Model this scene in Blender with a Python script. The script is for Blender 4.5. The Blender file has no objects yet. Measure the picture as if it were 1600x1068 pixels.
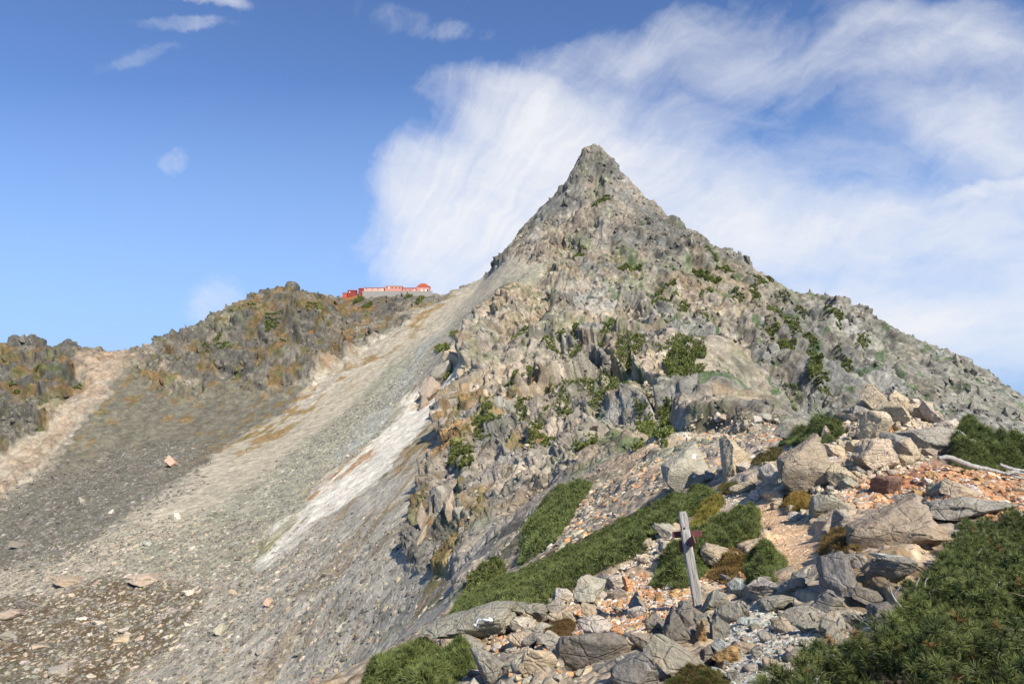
import bpy, bmesh, math, random
import numpy as np
from mathutils import Vector, Matrix, Euler, Quaternion

random.seed(7)
SC = bpy.context.scene
COL = SC.collection

# ------------------------------------------------------------------ camera
PITCH = math.radians(5.68)
FP = 1600 * 24.0 / 36.0            # focal length in photo pixels
cam_d = bpy.data.cameras.new('camera')
cam_d.lens = 24.0
cam_d.sensor_width = 36.0
cam_d.clip_start = 0.05
cam_d.clip_end = 20000.0
cam = bpy.data.objects.new('camera', cam_d)
COL.objects.link(cam)
cam.location = (0, 0, 0)
cam.rotation_euler = (math.pi / 2 + PITCH, 0, 0)
SC.camera = cam

# ------------------------------------------------------------------ sun, sky
SUN_AZ = math.radians(27)          # to the right of straight behind the viewer
SUN_EL = math.radians(41)
sx, sy = math.sin(SUN_AZ), -math.cos(SUN_AZ)
SUN_TO = Vector((sx * math.cos(SUN_EL), sy * math.cos(SUN_EL), math.sin(SUN_EL)))
sun_d = bpy.data.lights.new('sun', 'SUN')
sun_d.energy = 5.0
sun_d.angle = math.radians(0.5)
sun_d.color = (1.0, 0.93, 0.81)
sun = bpy.data.objects.new('sun', sun_d)
sun.rotation_euler = SUN_TO.to_track_quat('Z', 'Y').to_euler()
sun.location = (0, 0, 600)
COL.objects.link(sun)
SC.view_settings.view_transform = 'Standard'
SC.view_settings.look = 'None'
SC.view_settings.exposure = 0.62
SC.view_settings.gamma = 1.0


class NB:
    """tiny node-tree builder"""
    def __init__(self, nt):
        self.nt = nt
        self.N = nt.nodes
        self.L = nt.links

    def node(self, t, ins=None, **kw):
        n = self.N.new(t)
        for k, v in kw.items():
            setattr(n, k, v)
        for k, v in (ins or {}).items():
            self.put(n.inputs[k], v)
        return n

    def put(self, sock, v):
        if isinstance(v, bpy.types.NodeSocket):
            self.L.new(v, sock)
        elif v is not None:
            if sock.type == 'RGBA' and not hasattr(v, '__len__'):
                v = (v, v, v, 1)
            if sock.type == 'RGBA' and len(v) == 3:
                v = (*v, 1)
            sock.default_value = v

    def math(self, op, a, b=None, c=None, clamp=False):
        n = self.N.new('ShaderNodeMath')
        n.operation = op
        n.use_clamp = clamp
        self.put(n.inputs[0], a)
        if b is not None:
            self.put(n.inputs[1], b)
        if c is not None:
            self.put(n.inputs[2], c)
        return n.outputs[0]

    def vmath(self, op, a, b=None, out=0):
        n = self.N.new('ShaderNodeVectorMath')
        n.operation = op
        self.put(n.inputs[0], a)
        if b is not None:
            self.put(n.inputs[3 if op == 'SCALE' else 1], b)
        return n.outputs[out]

    def mix(self, f, a, b, mode='MIX'):
        n = self.N.new('ShaderNodeMix')
        n.data_type = 'RGBA'
        n.blend_type = mode
        self.put(n.inputs[0], f)
        self.put(n.inputs[6], a)
        self.put(n.inputs[7], b)
        return n.outputs[2]

    def ramp(self, f, lo, hi, smooth=True):
        n = self.N.new('ShaderNodeMapRange')
        n.interpolation_type = 'SMOOTHSTEP' if smooth else 'LINEAR'
        self.put(n.inputs[0], f)
        n.inputs[1].default_value = lo
        n.inputs[2].default_value = hi
        return n.outputs[0]

    def noise(self, vec, scale, detail=4, rough=0.55, out=0, dist=0.0):
        n = self.N.new('ShaderNodeTexNoise')
        self.put(n.inputs['Vector'], vec)
        n.inputs['Scale'].default_value = scale
        n.inputs['Detail'].default_value = detail
        n.inputs['Roughness'].default_value = rough
        n.inputs['Distortion'].default_value = dist
        return n.outputs[out]

    def voro(self, vec, scale, feature='F1', out='Color', rand=1.0):
        n = self.N.new('ShaderNodeTexVoronoi')
        n.feature = feature
        self.put(n.inputs['Vector'], vec)
        n.inputs['Scale'].default_value = scale
        n.inputs['Randomness'].default_value = rand
        return n.outputs[out]


world = bpy.data.worlds.new('World')
SC.world = world
world.use_nodes = True
world.node_tree.nodes.clear()


def build_sky():
    b = NB(world.node_tree)
    out = b.node('ShaderNodeOutputWorld')
    sky = b.node('ShaderNodeTexSky', sky_type='NISHITA')
    sky.sun_disc = False
    sky.sun_elevation = SUN_EL
    sky.sun_rotation = math.pi - SUN_AZ
    sky.altitude = 2900
    sky.air_density = 1.0
    sky.dust_density = 0.6
    sky.ozone_density = 2.2
    tc = b.node('ShaderNodeTexCoord')
    sep = b.node('ShaderNodeSeparateXYZ', {0: tc.outputs['Generated']})
    yy = b.math('MAXIMUM', sep.outputs[1], 0.02)
    u = b.math('DIVIDE', sep.outputs[0], yy)
    v = b.math('DIVIDE', sep.outputs[2], yy)
    uv = b.node('ShaderNodeCombineXYZ', {0: u, 1: v}).outputs[0]
    # domain warp, so the streaks curl
    wn = b.noise(uv, 2.3, 3, 0.5, out=1)
    warp = b.vmath('SCALE', b.vmath('SUBTRACT', wn, (0.5, 0.5, 0.5)), 0.13)
    wn2 = b.noise(uv, 7.0, 7, 0.62, out=1)
    warp2 = b.vmath('SCALE', b.vmath('SUBTRACT', wn2, (0.5, 0.5, 0.5)), 0.085)
    p = b.vmath('ADD', b.vmath('ADD', uv, warp), warp2)
    total = None
    for (px, py, wx, wy, ang, amp) in CLOUDS:
        cu, cv = (px - 800) / FP, None
        d = ray(px, py)
        cu, cv = d[0] / d[1], d[2] / d[1]
        n = b.node('ShaderNodeMapping', {0: p}, vector_type='TEXTURE')
        n.inputs[1].default_value = (cu, cv, 0)
        n.inputs[2].default_value = (0, 0, math.radians(ang))
        n.inputs[3].default_value = (wx / FP * 1.35, wy / FP * 1.35, 1)
        g = b.node('ShaderNodeTexGradient', {0: n.outputs[0]}, gradient_type='SPHERICAL').outputs[1]
        g = b.math('SMOOTH_MIN', b.math('MULTIPLY', g, 1.7), 1.0, 0.35)
        t = b.math('MULTIPLY', g, amp)
        total = t if total is None else b.math('ADD', total, t)
    # wispy texture: stretched noise along the wind, finer fibres on top
    def streak(ang, sxx, syy, sc, det, rough, dist=0.0):
        m = b.node('ShaderNodeMapping', {0: p}, vector_type='TEXTURE')
        m.inputs[2].default_value = (0, 0, math.radians(ang))
        m.inputs[3].default_value = (sxx, syy, 1)
        return b.noise(m.outputs[0], sc, det, rough, 0, dist)
    s1 = streak(35, 2.4, 0.8, 3.4, 9, 0.62, .6)
    s2 = streak(-14, 3.4, 0.7, 5.5, 9, 0.64, .4)
    s3 = b.noise(p, 3.2, 9, 0.58)
    # fibres fanning out from low behind the saddle
    c0 = ray(520, 600)
    q = b.vmath('SUBTRACT', p, (c0[0] / c0[1], c0[2] / c0[1], 0))
    qs = b.node('ShaderNodeSeparateXYZ', {0: q})
    ang = b.math('ARCTAN2', qs.outputs[1], qs.outputs[0])
    rad = b.vmath('LENGTH', q, out=1)
    fan = b.node('ShaderNodeCombineXYZ', {0: b.math('MULTIPLY', ang, 9.0), 1: b.math('MULTIPLY', rad, 2.2)}).outputs[0]
    fib = b.noise(fan, 1.7, 9, .64, 0, .4)
    tex = b.math('ADD', b.math('MULTIPLY', s1, 0.33), b.math('ADD', b.math('MULTIPLY', s2, 0.24), b.math('MULTIPLY', s3, 0.24)))
    tex = b.math('ADD', tex, b.math('MULTIPLY', fib, 0.20))
    tex = b.ramp(tex, 0.34, 0.66, False)
    cover = b.math('SMOOTH_MIN', total, 1.5, 0.8)
    dens = b.math('ADD', b.math('MULTIPLY', cover, 0.74), b.math('MULTIPLY', tex, 1.2))
    dens = b.ramp(b.math('SUBTRACT', dens, 0.74), 0.0, 1.20, False)
    dens = b.math('MULTIPLY', dens, b.ramp(total, 0.0, 0.45))
    dens = b.math('MULTIPLY', dens, b.ramp(sep.outputs[1], 0.02, 0.12))
    dens = b.math('MINIMUM', dens, 0.96)
    lowair = b.math('MULTIPLY', b.math('SUBTRACT', 1.0, b.ramp(v, 0.02, 0.50, False)), 0.95)
    # deeper, slightly more violet blue high in the picture as the photograph shows
    blue = b.mix(1.0, sky.outputs[0], SKY_TINT, 'MULTIPLY')
    blue = b.mix(lowair, blue, AIR_COL)
    cl = b.mix(dens, blue, CLOUD_COL)
    bg = b.node('ShaderNodeBackground', {0: cl, 1: SKY_STRENGTH})
    b.L.new(bg.outputs[0], out.inputs[0])


SKY_STRENGTH = 0.090
SKY_TINT = (1.02, 1.18, 1.42)
CLOUD_COL = (6.4, 6.5, 6.8)
AIR_COL = (2.55, 3.85, 6.1)


def ray(px, py):
    """direction (x, y, z) through a photo pixel, scaled so the camera-forward part is 1"""
    u = (px - 800) / FP
    v = (534 - py) / FP
    return (u, math.cos(PITCH) - v * math.sin(PITCH), math.sin(PITCH) + v * math.cos(PITCH))


def at(px, py, Y):
    """point seen at a photo pixel, Y metres ahead"""
    d = ray(px, py)
    s = Y / d[1]
    return (d[0] * s, Y, d[2] * s)


# centre px, half sizes in px, rotation, strength
CLOUDS = [
    (730, 330, 150, 110, 20, .95), (700, 410, 110, 70, 40, .8), (790, 250, 170, 90, 10, .7), (640, 260, 70, 60, 40, .5),
    (760, 160, 130, 50, -10, .75), (880, 150, 160, 70, 20, .5), (880, 330, 170, 120, 0, .6), (640, 380, 60, 90, 0, .35),
    (1060, 130, 190, 100, 40, .62), (1010, 60, 220, 50, 20, .4), (1150, 270, 260, 80, -12, .7), (1350, 200, 240, 70, -20, .55),
    (1430, 60, 260, 60, 10, .5), (1560, 130, 180, 110, -30, .55), (1050, 300, 240, 70, -8, .5), (1480, 190, 200, 60, -25, .35),
    (1330, 370, 320, 60, 4, .8), (1560, 330, 160, 40, 20, .35), (1180, 360, 240, 60, 0, .45), (1250, 60, 200, 60, 30, .35),
    (1500, 450, 280, 60, 8, .85), (1550, 540, 220, 60, 4, .7), (1350, 500, 260, 50, -6, .5), (1620, 290, 120, 20, 18, .4),
    (640, 30, 110, 30, -20, .30), (730, 55, 80, 20, -10, .24), (1700, 420, 300, 300, 0, .5), (970, 420, 400, 80, 0, .4),
    (285, 4, 80, 17, -6, .95), (270, 48, 80, 13, 2, .46), (215, 90, 60, 14, 10, .30), (1250, 560, 500, 120, 0, .4),
    (283, 255, 34, 17, -15, .62), (352, 458, 50, 44, 30, .52), (255, 180, 34, 14, 0, .16), (1560, 288, 110, 12, 14, .6),
]
build_sky()

# ------------------------------------------------------------------ helpers: noise on arrays
def _hash(ix, iy, iz, seed):
    h = (ix * np.int64(374761393) + iy * np.int64(668265263) + iz * np.int64(2147483647 - 1013904223) + np.int64(seed) * np.int64(1442695041)) & np.int64(0xffffffff)
    h = ((h ^ (h >> 13)) * np.int64(1274126177)) & np.int64(0xffffffff)
    h = ((h ^ (h >> 16)) * np.int64(2246822519)) & np.int64(0xffffffff)
    return (h ^ (h >> 15)).astype(np.uint32)


def vnoise(P, scale, seed=0):
    """value noise in about -1..1, P (n,3)"""
    q = P / scale
    i = np.floor(q)
    f = (q - i).astype(np.float32)
    f = f * f * f * (f * (f * 6 - 15) + 10)
    i = i.astype(np.int64)
    r = 0
    for dx in (0, 1):
        wx = f[:, 0] if dx else 1 - f[:, 0]
        for dy in (0, 1):
            wy = f[:, 1] if dy else 1 - f[:, 1]
            for dz in (0, 1):
                wz = f[:, 2] if dz else 1 - f[:, 2]
                h = _hash(i[:, 0] + dx, i[:, 1] + dy, i[:, 2] + dz, seed).astype(np.float32) * np.float32(2 / 4294967295.0) - 1
                r = r + h * (wx * wy * wz)
    return r


def fbm(P, scale, octs=4, seed=0, rough=0.5, ridged=False):
    r = 0
    a = 1.0
    t = 0
    for k in range(octs):
        n = vnoise(P + 17.3 * k, scale / 2 ** k, seed + k)
        if ridged:
            n = 1 - 2 * np.abs(n) ** 0.8
        r = r + a * n
        t += a
        a *= rough
    return r / t


def facet(P, scale, seed=0, tilt=0.9, stretch=(1, 1, 1)):
    """angular blocks: nearest jittered cell, each with its own offset and tilted plane.
    returns height (about -1..1) and a random number 0..1 per cell"""
    q = (P / scale / np.array(stretch)).astype(np.float32)
    base = np.floor(q - 0.5).astype(np.int64)
    best = np.full(len(q), 1e9, np.float32)
    bh = np.zeros(len(q), np.uint32)
    bd = np.zeros((len(q), 3), np.float32)
    for dx in (0, 1):
        for dy in (0, 1):
            for dz in (0, 1):
                cx, cy, cz = base[:, 0] + dx, base[:, 1] + dy, base[:, 2] + dz
                h = _hash(cx, cy, cz, seed)
                jx = (h & 1023).astype(np.float32) / 1023 * .8 + .1
                jy = ((h >> 10) & 1023).astype(np.float32) / 1023 * .8 + .1
                jz = ((h >> 20) & 1023).astype(np.float32) / 1023 * .8 + .1
                ddx, ddy, ddz = q[:, 0] - cx - jx, q[:, 1] - cy - jy, q[:, 2] - cz - jz
                d = ddx * ddx + ddy * ddy + ddz * ddz
                m = d < best
                best = np.where(m, d, best)
                bh = np.where(m, h, bh)
                bd[:, 0] = np.where(m, ddx, bd[:, 0])
                bd[:, 1] = np.where(m, ddy, bd[:, 1])
                bd[:, 2] = np.where(m, ddz, bd[:, 2])
    h2 = bh.astype(np.int64) * 2654435761 & 0xffffffff
    a = (h2 & 255).astype(np.float32) / 127.5 - 1
    b_ = ((h2 >> 8) & 255).astype(np.float32) / 127.5 - 1
    c = ((h2 >> 16) & 255).astype(np.float32) / 127.5 - 1
    o = ((h2 >> 24) & 255).astype(np.float32) / 127.5 - 1
    hgt = o * 0.6 + tilt * (a * bd[:, 0] + b_ * bd[:, 1] + c * bd[:, 2])
    rnd = ((bh >> 7) & 1023).astype(np.float32) / 1023
    return hgt, rnd


def sstep(x, a, b):
    t = np.clip((x - a) / (b - a), 0, 1)
    return t * t * (3 - 2 * t)


# ------------------------------------------------------------------ helpers: objects
def new_mesh(name, V, F, mats=(), smooth=False, parent=None, loc=None, link=True, matidx=None):
    me = bpy.data.meshes.new(name)
    V = np.asarray(V, np.float32)
    F = np.asarray(F, np.int32)
    n, k = F.shape
    me.vertices.add(len(V))
    me.vertices.foreach_set('co', V.ravel())
    me.loops.add(n * k)
    me.loops.foreach_set('vertex_index', F.ravel())
    me.polygons.add(n)
    me.polygons.foreach_set('loop_start', np.arange(0, n * k, k, dtype=np.int32))
    if smooth:
        me.polygons.foreach_set('use_smooth', np.ones(n, bool))
    else:
        me.polygons.foreach_set('use_smooth', np.zeros(n, bool))
    for m in mats:
        me.materials.append(m)
    if matidx is not None:
        me.polygons.foreach_set('material_index', np.asarray(matidx, np.int32))
    me.update(calc_edges=True)
    if not link:
        return me
    return link_obj(name, me, parent, loc)


def link_obj(name, me, parent=None, loc=None):
    o = bpy.data.objects.new(name, me)
    COL.objects.link(o)
    if parent is not None:
        o.parent = parent
    if loc is not None:
        o.location = loc
    return o


def vcol(me, name, C):
    a = me.color_attributes.new(name, 'FLOAT_COLOR', 'POINT')
    C = np.asarray(C, np.float32)
    if C.shape[1] == 3:
        C = np.hstack([C, np.ones((len(C), 1), np.float32)])
    a.data.foreach_set('color', C.ravel())


def thing(name, label, cat, loc=(0, 0, 0), rotz=0, group=None):
    o = bpy.data.objects.new(name, None)
    COL.objects.link(o)
    o.empty_display_size = 0.2
    o.location = loc
    o.rotation_euler = (0, 0, rotz)
    return tag(o, label, cat, group)


def tag(o, label=None, cat=None, group=None, kind=None):
    if label:
        o['label'] = label
    if cat:
        o['category'] = cat
    if group:
        o['group'] = group
    if kind or label:
        o['kind'] = kind or 'thing'
    return o


def mat(name, rough=0.9):
    m = bpy.data.materials.new(name)
    m.use_nodes = True
    nt = m.node_tree
    nt.nodes.clear()
    b = NB(nt)
    out = b.node('ShaderNodeOutputMaterial')
    bs = b.node('ShaderNodeBsdfPrincipled')
    bs.inputs['Roughness'].default_value = rough
    bs.inputs['Specular IOR Level'].default_value = 0.25
    b.L.new(bs.outputs[0], out.inputs[0])
    return m, b, bs
# ------------------------------------------------------------------ the land: one height field
# crest lines and slopes as (photo px, photo py, metres ahead)
CREST = [(-350,585,840),(-150,560,800),(0,540,784),(30,536,784),(62,530,784),(85,540,780),(110,532,782),(130,542,785),(160,548,794),(190,550,810),
 (215,543,824),(250,535,853),(290,518,875),(330,495,898),(370,477,920),(400,465,937),(430,453,954),(455,452,950),(480,458,950),
 (510,464,960),(540,463,960),(560,459,955),(600,460,950),(640,460,950),(680,457,950),(710,457,950),(740,441,940),(780,419,920),
 (800,402,900),(815,374,890),(835,338,880),(850,320,875),(875,298,870),(890,271,865),(905,245,862),(914,229,860),(928,226,859),(942,231,860),
 (960,254,860),(985,279,860),(1000,303,860),(1030,322,855),(1060,349,850),(1100,376,840),(1150,402,830),(1200,436,820),
 (1240,462,810),(1280,466,800),(1320,475,790),(1370,499,780),(1400,524,770),(1460,545,750),(1500,566,730),(1530,586,710),(1575,622,690),
 (1600,641,670),(1680,690,640),(1800,760,600),(2100,860,560)]
CTRL = [
 # left ridge and its dark crags
 (455,500,880),(430,560,780),(400,620,720),(300,600,745),(200,640,680),(150,580,745),(100,650,660),(60,700,600),(0,620,690),(0,680,620),
 (0,720,560),(0,800,480),(0,900,330),(0,1000,240),(0,1068,200),(-200,800,480),(-200,1000,240),(-300,650,640),(-500,900,400),
 (540,500,900),(600,490,900),(520,560,800),(330,540,830),(250,580,780),(350,680,640),(150,740,580),
 # valley floor and scree
 (220,812,360),(270,722,500),(385,700,540),(490,620,680),(560,560,780),(620,500,870),(680,470,930),(100,900,300),(100,1000,230),
 (740,460,870),(700,510,770),(640,600,610),(560,680,470),(480,760,370),(400,870,280),(300,960,230),(200,1060,200),(440,1060,165),
 (540,1060,140),(620,1000,130),(560,900,180),(640,880,165),(660,800,205),(620,740,290),(680,900,140),
 # flank under the peak
 (690,800,190),(700,700,270),(740,640,330),(680,620,500),(700,545,520),(730,560,490),(760,500,560),(800,450,650),(830,415,740),(880,360,800),
 (930,300,835),(900,440,650),(950,400,730),(1000,420,710),(1000,500,560),(900,540,480),(850,600,380),(800,680,270),(850,740,180),
 (750,750,210),(800,860,80),(750,930,60),(690,960,55),(770,800,150),(1000,340,810),(860,480,590),
 # near spur and its crest
 (1060,555,380),(1000,620,280),(1100,600,270),(1150,640,200),(1200,675,130),(1000,700,120),(930,760,90),(1060,660,160),(1180,650,150),
 (850,800,100),(1040,500,530),(950,600,320),(1125,590,290),
 # cliffs and right-hand slope beyond the hidden valley
 (1200,550,560),(1200,640,480),(1300,600,520),(1330,640,460),(1400,600,560),(1500,650,480),(1600,720,430),(1170,480,690),(1100,450,710),
 (1100,530,570),(1300,520,680),(1400,560,670),(1250,500,740),(1800,850,380),(2100,1000,350),
 # foreground ridge
 (1000,1060,6.6),(1090,945,10.5),(900,1050,8),(765,970,14),(700,1060,12),(1240,850,14),(1200,790,19),(1390,640,25),(1300,700,22),
 (1460,700,20.5),(1560,740,18.5),(1600,800,12),(1400,840,11),(1480,805,13),(1600,1060,4.4),(1450,900,8.5),(1150,700,42),(1200,672,50),
 (1270,662,44),(1070,740,36),(1110,770,30),(1000,840,24),(900,915,19.5),(800,975,16),(1120,860,15),(1000,900,14.5),(900,1000,11),
 (1300,960,7.5),(1150,1000,8),(1320,790,16),(1270,740,20),(1420,760,16.5),(1100,690,75),(1180,650,110),(1000,740,62),(1080,720,50),
 (950,880,20),(830,960,16.5),(640,1045,15.5),(560,1062,18.5),(600,1068,13.5),(1000,900,14.5),(1200,900,11.5),(820,1040,10),(1250,1040,5.6),
]
# hidden ground and surroundings as x, y, z
HID = [(110,260,-48),(150,330,-40),(230,340,-70),(100,180,-40),(200,200,-90),(60,90,-22),(45,60,-14),(30,40,-8),(80,60,-40),(300,200,-120),
 (-7.5,10,-7.5),(-37,50,-31),(-15,20,-13),(-75,100,-56),(-3.5,6,-4.4),(-2,3.2,-2.8),(0,3,-1.75),(2,2.2,-1.6),(0,1.6,-1.62),(5,3,-1.7),(9,7,-2.6),
 (22,24,-3.6),(20,14,-5),(40,30,-16),(-10,4,-7),(14,4,-6),(34,56,-6),(-20,70,-31),(-12,35,-15),(-8,30,-11.5),(3.4,30,-6.5),(9,42,-5.5)]


def lp(x, y):
    x = np.asarray(x, float)
    y = np.asarray(y, float)
    return np.arctan2(x, np.maximum(y, 1e-6)), np.log(np.hypot(x, y))


_pts = [at(*c) for c in CREST] + [at(*c) for c in CTRL] + HID
for c in CREST:                      # the far side of every crest falls away
    x, y, z = at(*c)
    for k, dz in ((1.06, -38), (1.25, -170), (1.8, -420)):
        _pts.append((x * k, y * k, z + dz))
_pts = np.array(_pts)
_th, _lr = lp(_pts[:, 0], _pts[:, 1])
_e = _pts[:, 2] / np.hypot(_pts[:, 0], _pts[:, 1])
KT = 1.6


def _kern(d2):
    return np.sqrt(d2 + 0.000015)


def _solve():
    n = len(_th)
    A = _kern(((_th[:, None] - _th) * KT) ** 2 + (_lr[:, None] - _lr) ** 2)
    P = np.stack([np.ones(n), _th, _lr], 1)
    M = np.zeros((n + 3, n + 3))
    M[:n, :n] = A - np.eye(n) * 0.002
    M[:n, n:] = P
    M[n:, :n] = P.T
    w = np.linalg.solve(M, np.concatenate([_e, [0, 0, 0]]))
    return w[:n], w[n:]


_w, _c = _solve()


def ground(x, y):
    """height of the land at world x, y"""
    x = np.atleast_1d(np.asarray(x, float)).ravel()
    y = np.atleast_1d(np.asarray(y, float)).ravel()
    th, lr = lp(x, y)
    r = np.empty(len(th))
    for s in range(0, len(th), 60000):
        t, l = th[s:s + 60000].astype(np.float32), lr[s:s + 60000].astype(np.float32)
        d2 = ((t[:, None] - _th.astype(np.float32)) * KT) ** 2 + (l[:, None] - _lr.astype(np.float32)) ** 2
        r[s:s + 60000] = _kern(d2) @ _w.astype(np.float32) + _c[0] + _c[1] * t + _c[2] * l
    return r * np.exp(lr)


_RS = np.exp(np.linspace(math.log(2.2), math.log(1150), 700))


def hit(pxs, r0=0.0, r1=1e9):
    """where the rays through photo pixels meet the land: world (n,3)"""
    out = []
    rs = _RS[(_RS >= r0) & (_RS <= r1)]
    for (px, py) in pxs:
        d = ray(px, py)
        h = math.hypot(d[0], d[1])
        X, Y, Z = d[0] / h * rs, d[1] / h * rs, d[2] / h * rs
        g = ground(X, Y)
        diff = (Z - g) / rs
        neg = np.nonzero(diff <= 0)[0]
        if len(neg) and neg[0] > 0:
            k = neg[0]
            t = diff[k - 1] / (diff[k - 1] - diff[k])
            r = rs[k - 1] + t * (rs[k] - rs[k - 1])
        elif len(neg):
            r = rs[0]
        else:
            m = rs > min(20, rs[-1] * .8)
            k = np.nonzero(m)[0][0] + int(np.argmin(diff[m]))
            r = rs[k] * 1.02
        x, y = d[0] / h * r, d[1] / h * r
        out.append((x, y, float(ground(x, y)[0])))
    return np.array(out)


def densify(poly, step=30):
    o = []
    for k in range(len(poly)):
        a, b_ = poly[k], poly[(k + 1) % len(poly)]
        n = max(1, int(math.hypot(b_[0] - a[0], b_[1] - a[1]) / step))
        for i in range(n):
            o.append((a[0] + (b_[0] - a[0]) * i / n, a[1] + (b_[1] - a[1]) * i / n))
    return o


def pip(x, y, poly):
    ins = np.zeros(len(x), bool)
    n = len(poly)
    for k in range(n):
        x0, y0 = poly[k]
        x1, y1 = poly[(k + 1) % n]
        if y0 == y1:
            continue
        c = ((y0 > y) != (y1 > y)) & (x < (x1 - x0) * (y - y0) / (y1 - y0) + x0)
        ins ^= c
    return ins


class Zone:
    """a patch of ground: outline on the land in plan, tested in (bearing, log distance) plan coordinates"""
    def __init__(self, poly_px, r0=0, r1=1e9):
        P = hit(densify(poly_px), r0, r1)
        t, l = lp(P[:, 0], P[:, 1])
        self.poly = list(zip(t, l))
        self.box = (t.min(), t.max(), l.min(), l.max())

    def mask(self, T, L, W, soft=0.006):
        """T, L plan coordinates of the vertices; W list of warp arrays"""
        out = np.zeros(len(T), np.float32)
        t0, t1, l0, l1 = self.box
        sel = np.nonzero((T > t0 - .06) & (T < t1 + .06) & (L > l0 - .12) & (L < l1 + .12))[0]
        if not len(sel):
            return out
        acc = 0
        for k, s in ((0, 1.0), (1, 1.5), (2, 2.2)):
            acc = acc + pip(T[sel] + W[k][0][sel] * soft * s, L[sel] + W[k][1][sel] * soft * 4 * s, self.poly).astype(np.float32)
        out[sel] = acc / 3
        return out


def grid(thmax, nth, radii):
    th = np.linspace(-thmax, thmax, nth)
    T, R = np.meshgrid(th, radii)
    x, y = R * np.sin(T), R * np.cos(T)
    nr = len(radii)
    i = np.arange(nr * nth).reshape(nr, nth)
    F = np.stack([i[:-1, :-1], i[:-1, 1:], i[1:, 1:], i[1:, :-1]], -1).reshape(-1, 4)
    return T.ravel(), np.log(R).ravel(), x.ravel(), y.ravel(), F, (nr, nth)


def grid_normals(V, shape):
    G = V.reshape(shape[0], shape[1], 3)
    a = np.gradient(G, axis=0)
    b_ = np.gradient(G, axis=1)
    n = np.cross(b_, a)
    n /= np.linalg.norm(n, axis=-1, keepdims=True) + 1e-9
    return n.reshape(-1, 3)
# ------------------------------------------------------------------ surface materials
def stone_material(name, crack=1.0, fine=1.0, bump=0.6, big=1.0, lichen=0.0, rough=0.92, attr=True, world_space=True):
    """weathered rock: the colour of each spot comes from the 'rock' attribute, broken up by procedural
    mineral speckle, veins and lichen; real relief from the mesh plus fine bump"""
    m, b, bs = mat(name, rough)
    if world_space:
        pos = b.node('ShaderNodeNewGeometry').outputs['Position']
    else:
        pos = b.node('ShaderNodeTexCoord').outputs['Object']
    col = b.node('ShaderNodeAttribute', attribute_name='rock').outputs['Color'] if attr else None
    n1 = b.noise(pos, 0.9 * big, 8, 0.62)
    n2 = b.noise(pos, 7.0 * fine, 6, 0.6)
    vo = b.voro(pos, 2.2 * fine, 'F1', 'Color')
    g = b.node('ShaderNodeSeparateColor', {0: vo}).outputs[0]
    f1 = b.math('ADD', b.math('MULTIPLY', b.ramp(n1, .3, .7, False), 0.55), b.math('MULTIPLY', b.ramp(n2, .3, .7, False), 0.5))
    f1 = b.math('ADD', f1, b.math('MULTIPLY', g, 0.30))
    f1 = b.math('ADD', f1, 0.30)
    v = b.node('ShaderNodeCombineXYZ', {0: f1, 1: f1, 2: f1}).outputs[0]
    c = b.mix(1.0, col, v, 'MULTIPLY')
    if lichen > 0:
        ln = b.noise(pos, 3.3, 5, 0.7)
        lc = b.mix(b.math('MULTIPLY', b.ramp(ln, .60, .66), lichen), c, (0.36, 0.36, 0.16))
        ln2 = b.noise(pos, 5.1, 6, 0.75)
        c = b.mix(b.math('MULTIPLY', b.ramp(ln2, .60, .68), lichen * .8), lc, (0.46, 0.44, 0.40))
    b.put(bs.inputs[0], c)
    # bump
    br = b.math('ADD', b.math('MULTIPLY', n1, 0.9), b.math('MULTIPLY', n2, 0.25))
    vd = b.voro(pos, 1.3 * fine, 'DISTANCE_TO_EDGE', 'Distance')
    br = b.math('ADD', br, b.math('MULTIPLY', b.ramp(vd, 0, 0.09), 0.35 * crack))
    bm = b.node('ShaderNodeBump', {'Height': br, 'Strength': bump, 'Distance': 0.35})
    b.put(bs.inputs['Normal'], bm.outputs[0])
    return m


M_MOUNT = stone_material('mountain rock', crack=.35, fine=0.22, bump=0.85, big=0.16)
for _n in M_MOUNT.node_tree.nodes:
    if _n.type == 'BUMP':
        _n.inputs['Distance'].default_value = 1.2

# ------------------------------------------------------------------ the far land
C_TAN = np.array([.285, .235, .175])
C_PALE = np.array([.40, .365, .30])
C_GREY = np.array([.195, .185, .16])
C_DARK = np.array([.085, .080, .068])
C_GREEN = np.array([.235, .235, .145])
C_BLUE = np.array([.215, .225, .205])
C_PINK = np.array([.40, .27, .20])
C_OCHRE = np.array([.21, .125, .045])
C_ORANGE = np.array([.30, .135, .04])
C_OLIVE = np.array([.125, .12, .035])
C_BROWN = np.array([.13, .085, .04])
C_RED = np.array([.27, .10, .04])
C_PINE = np.array([.035, .062, .02])

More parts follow.
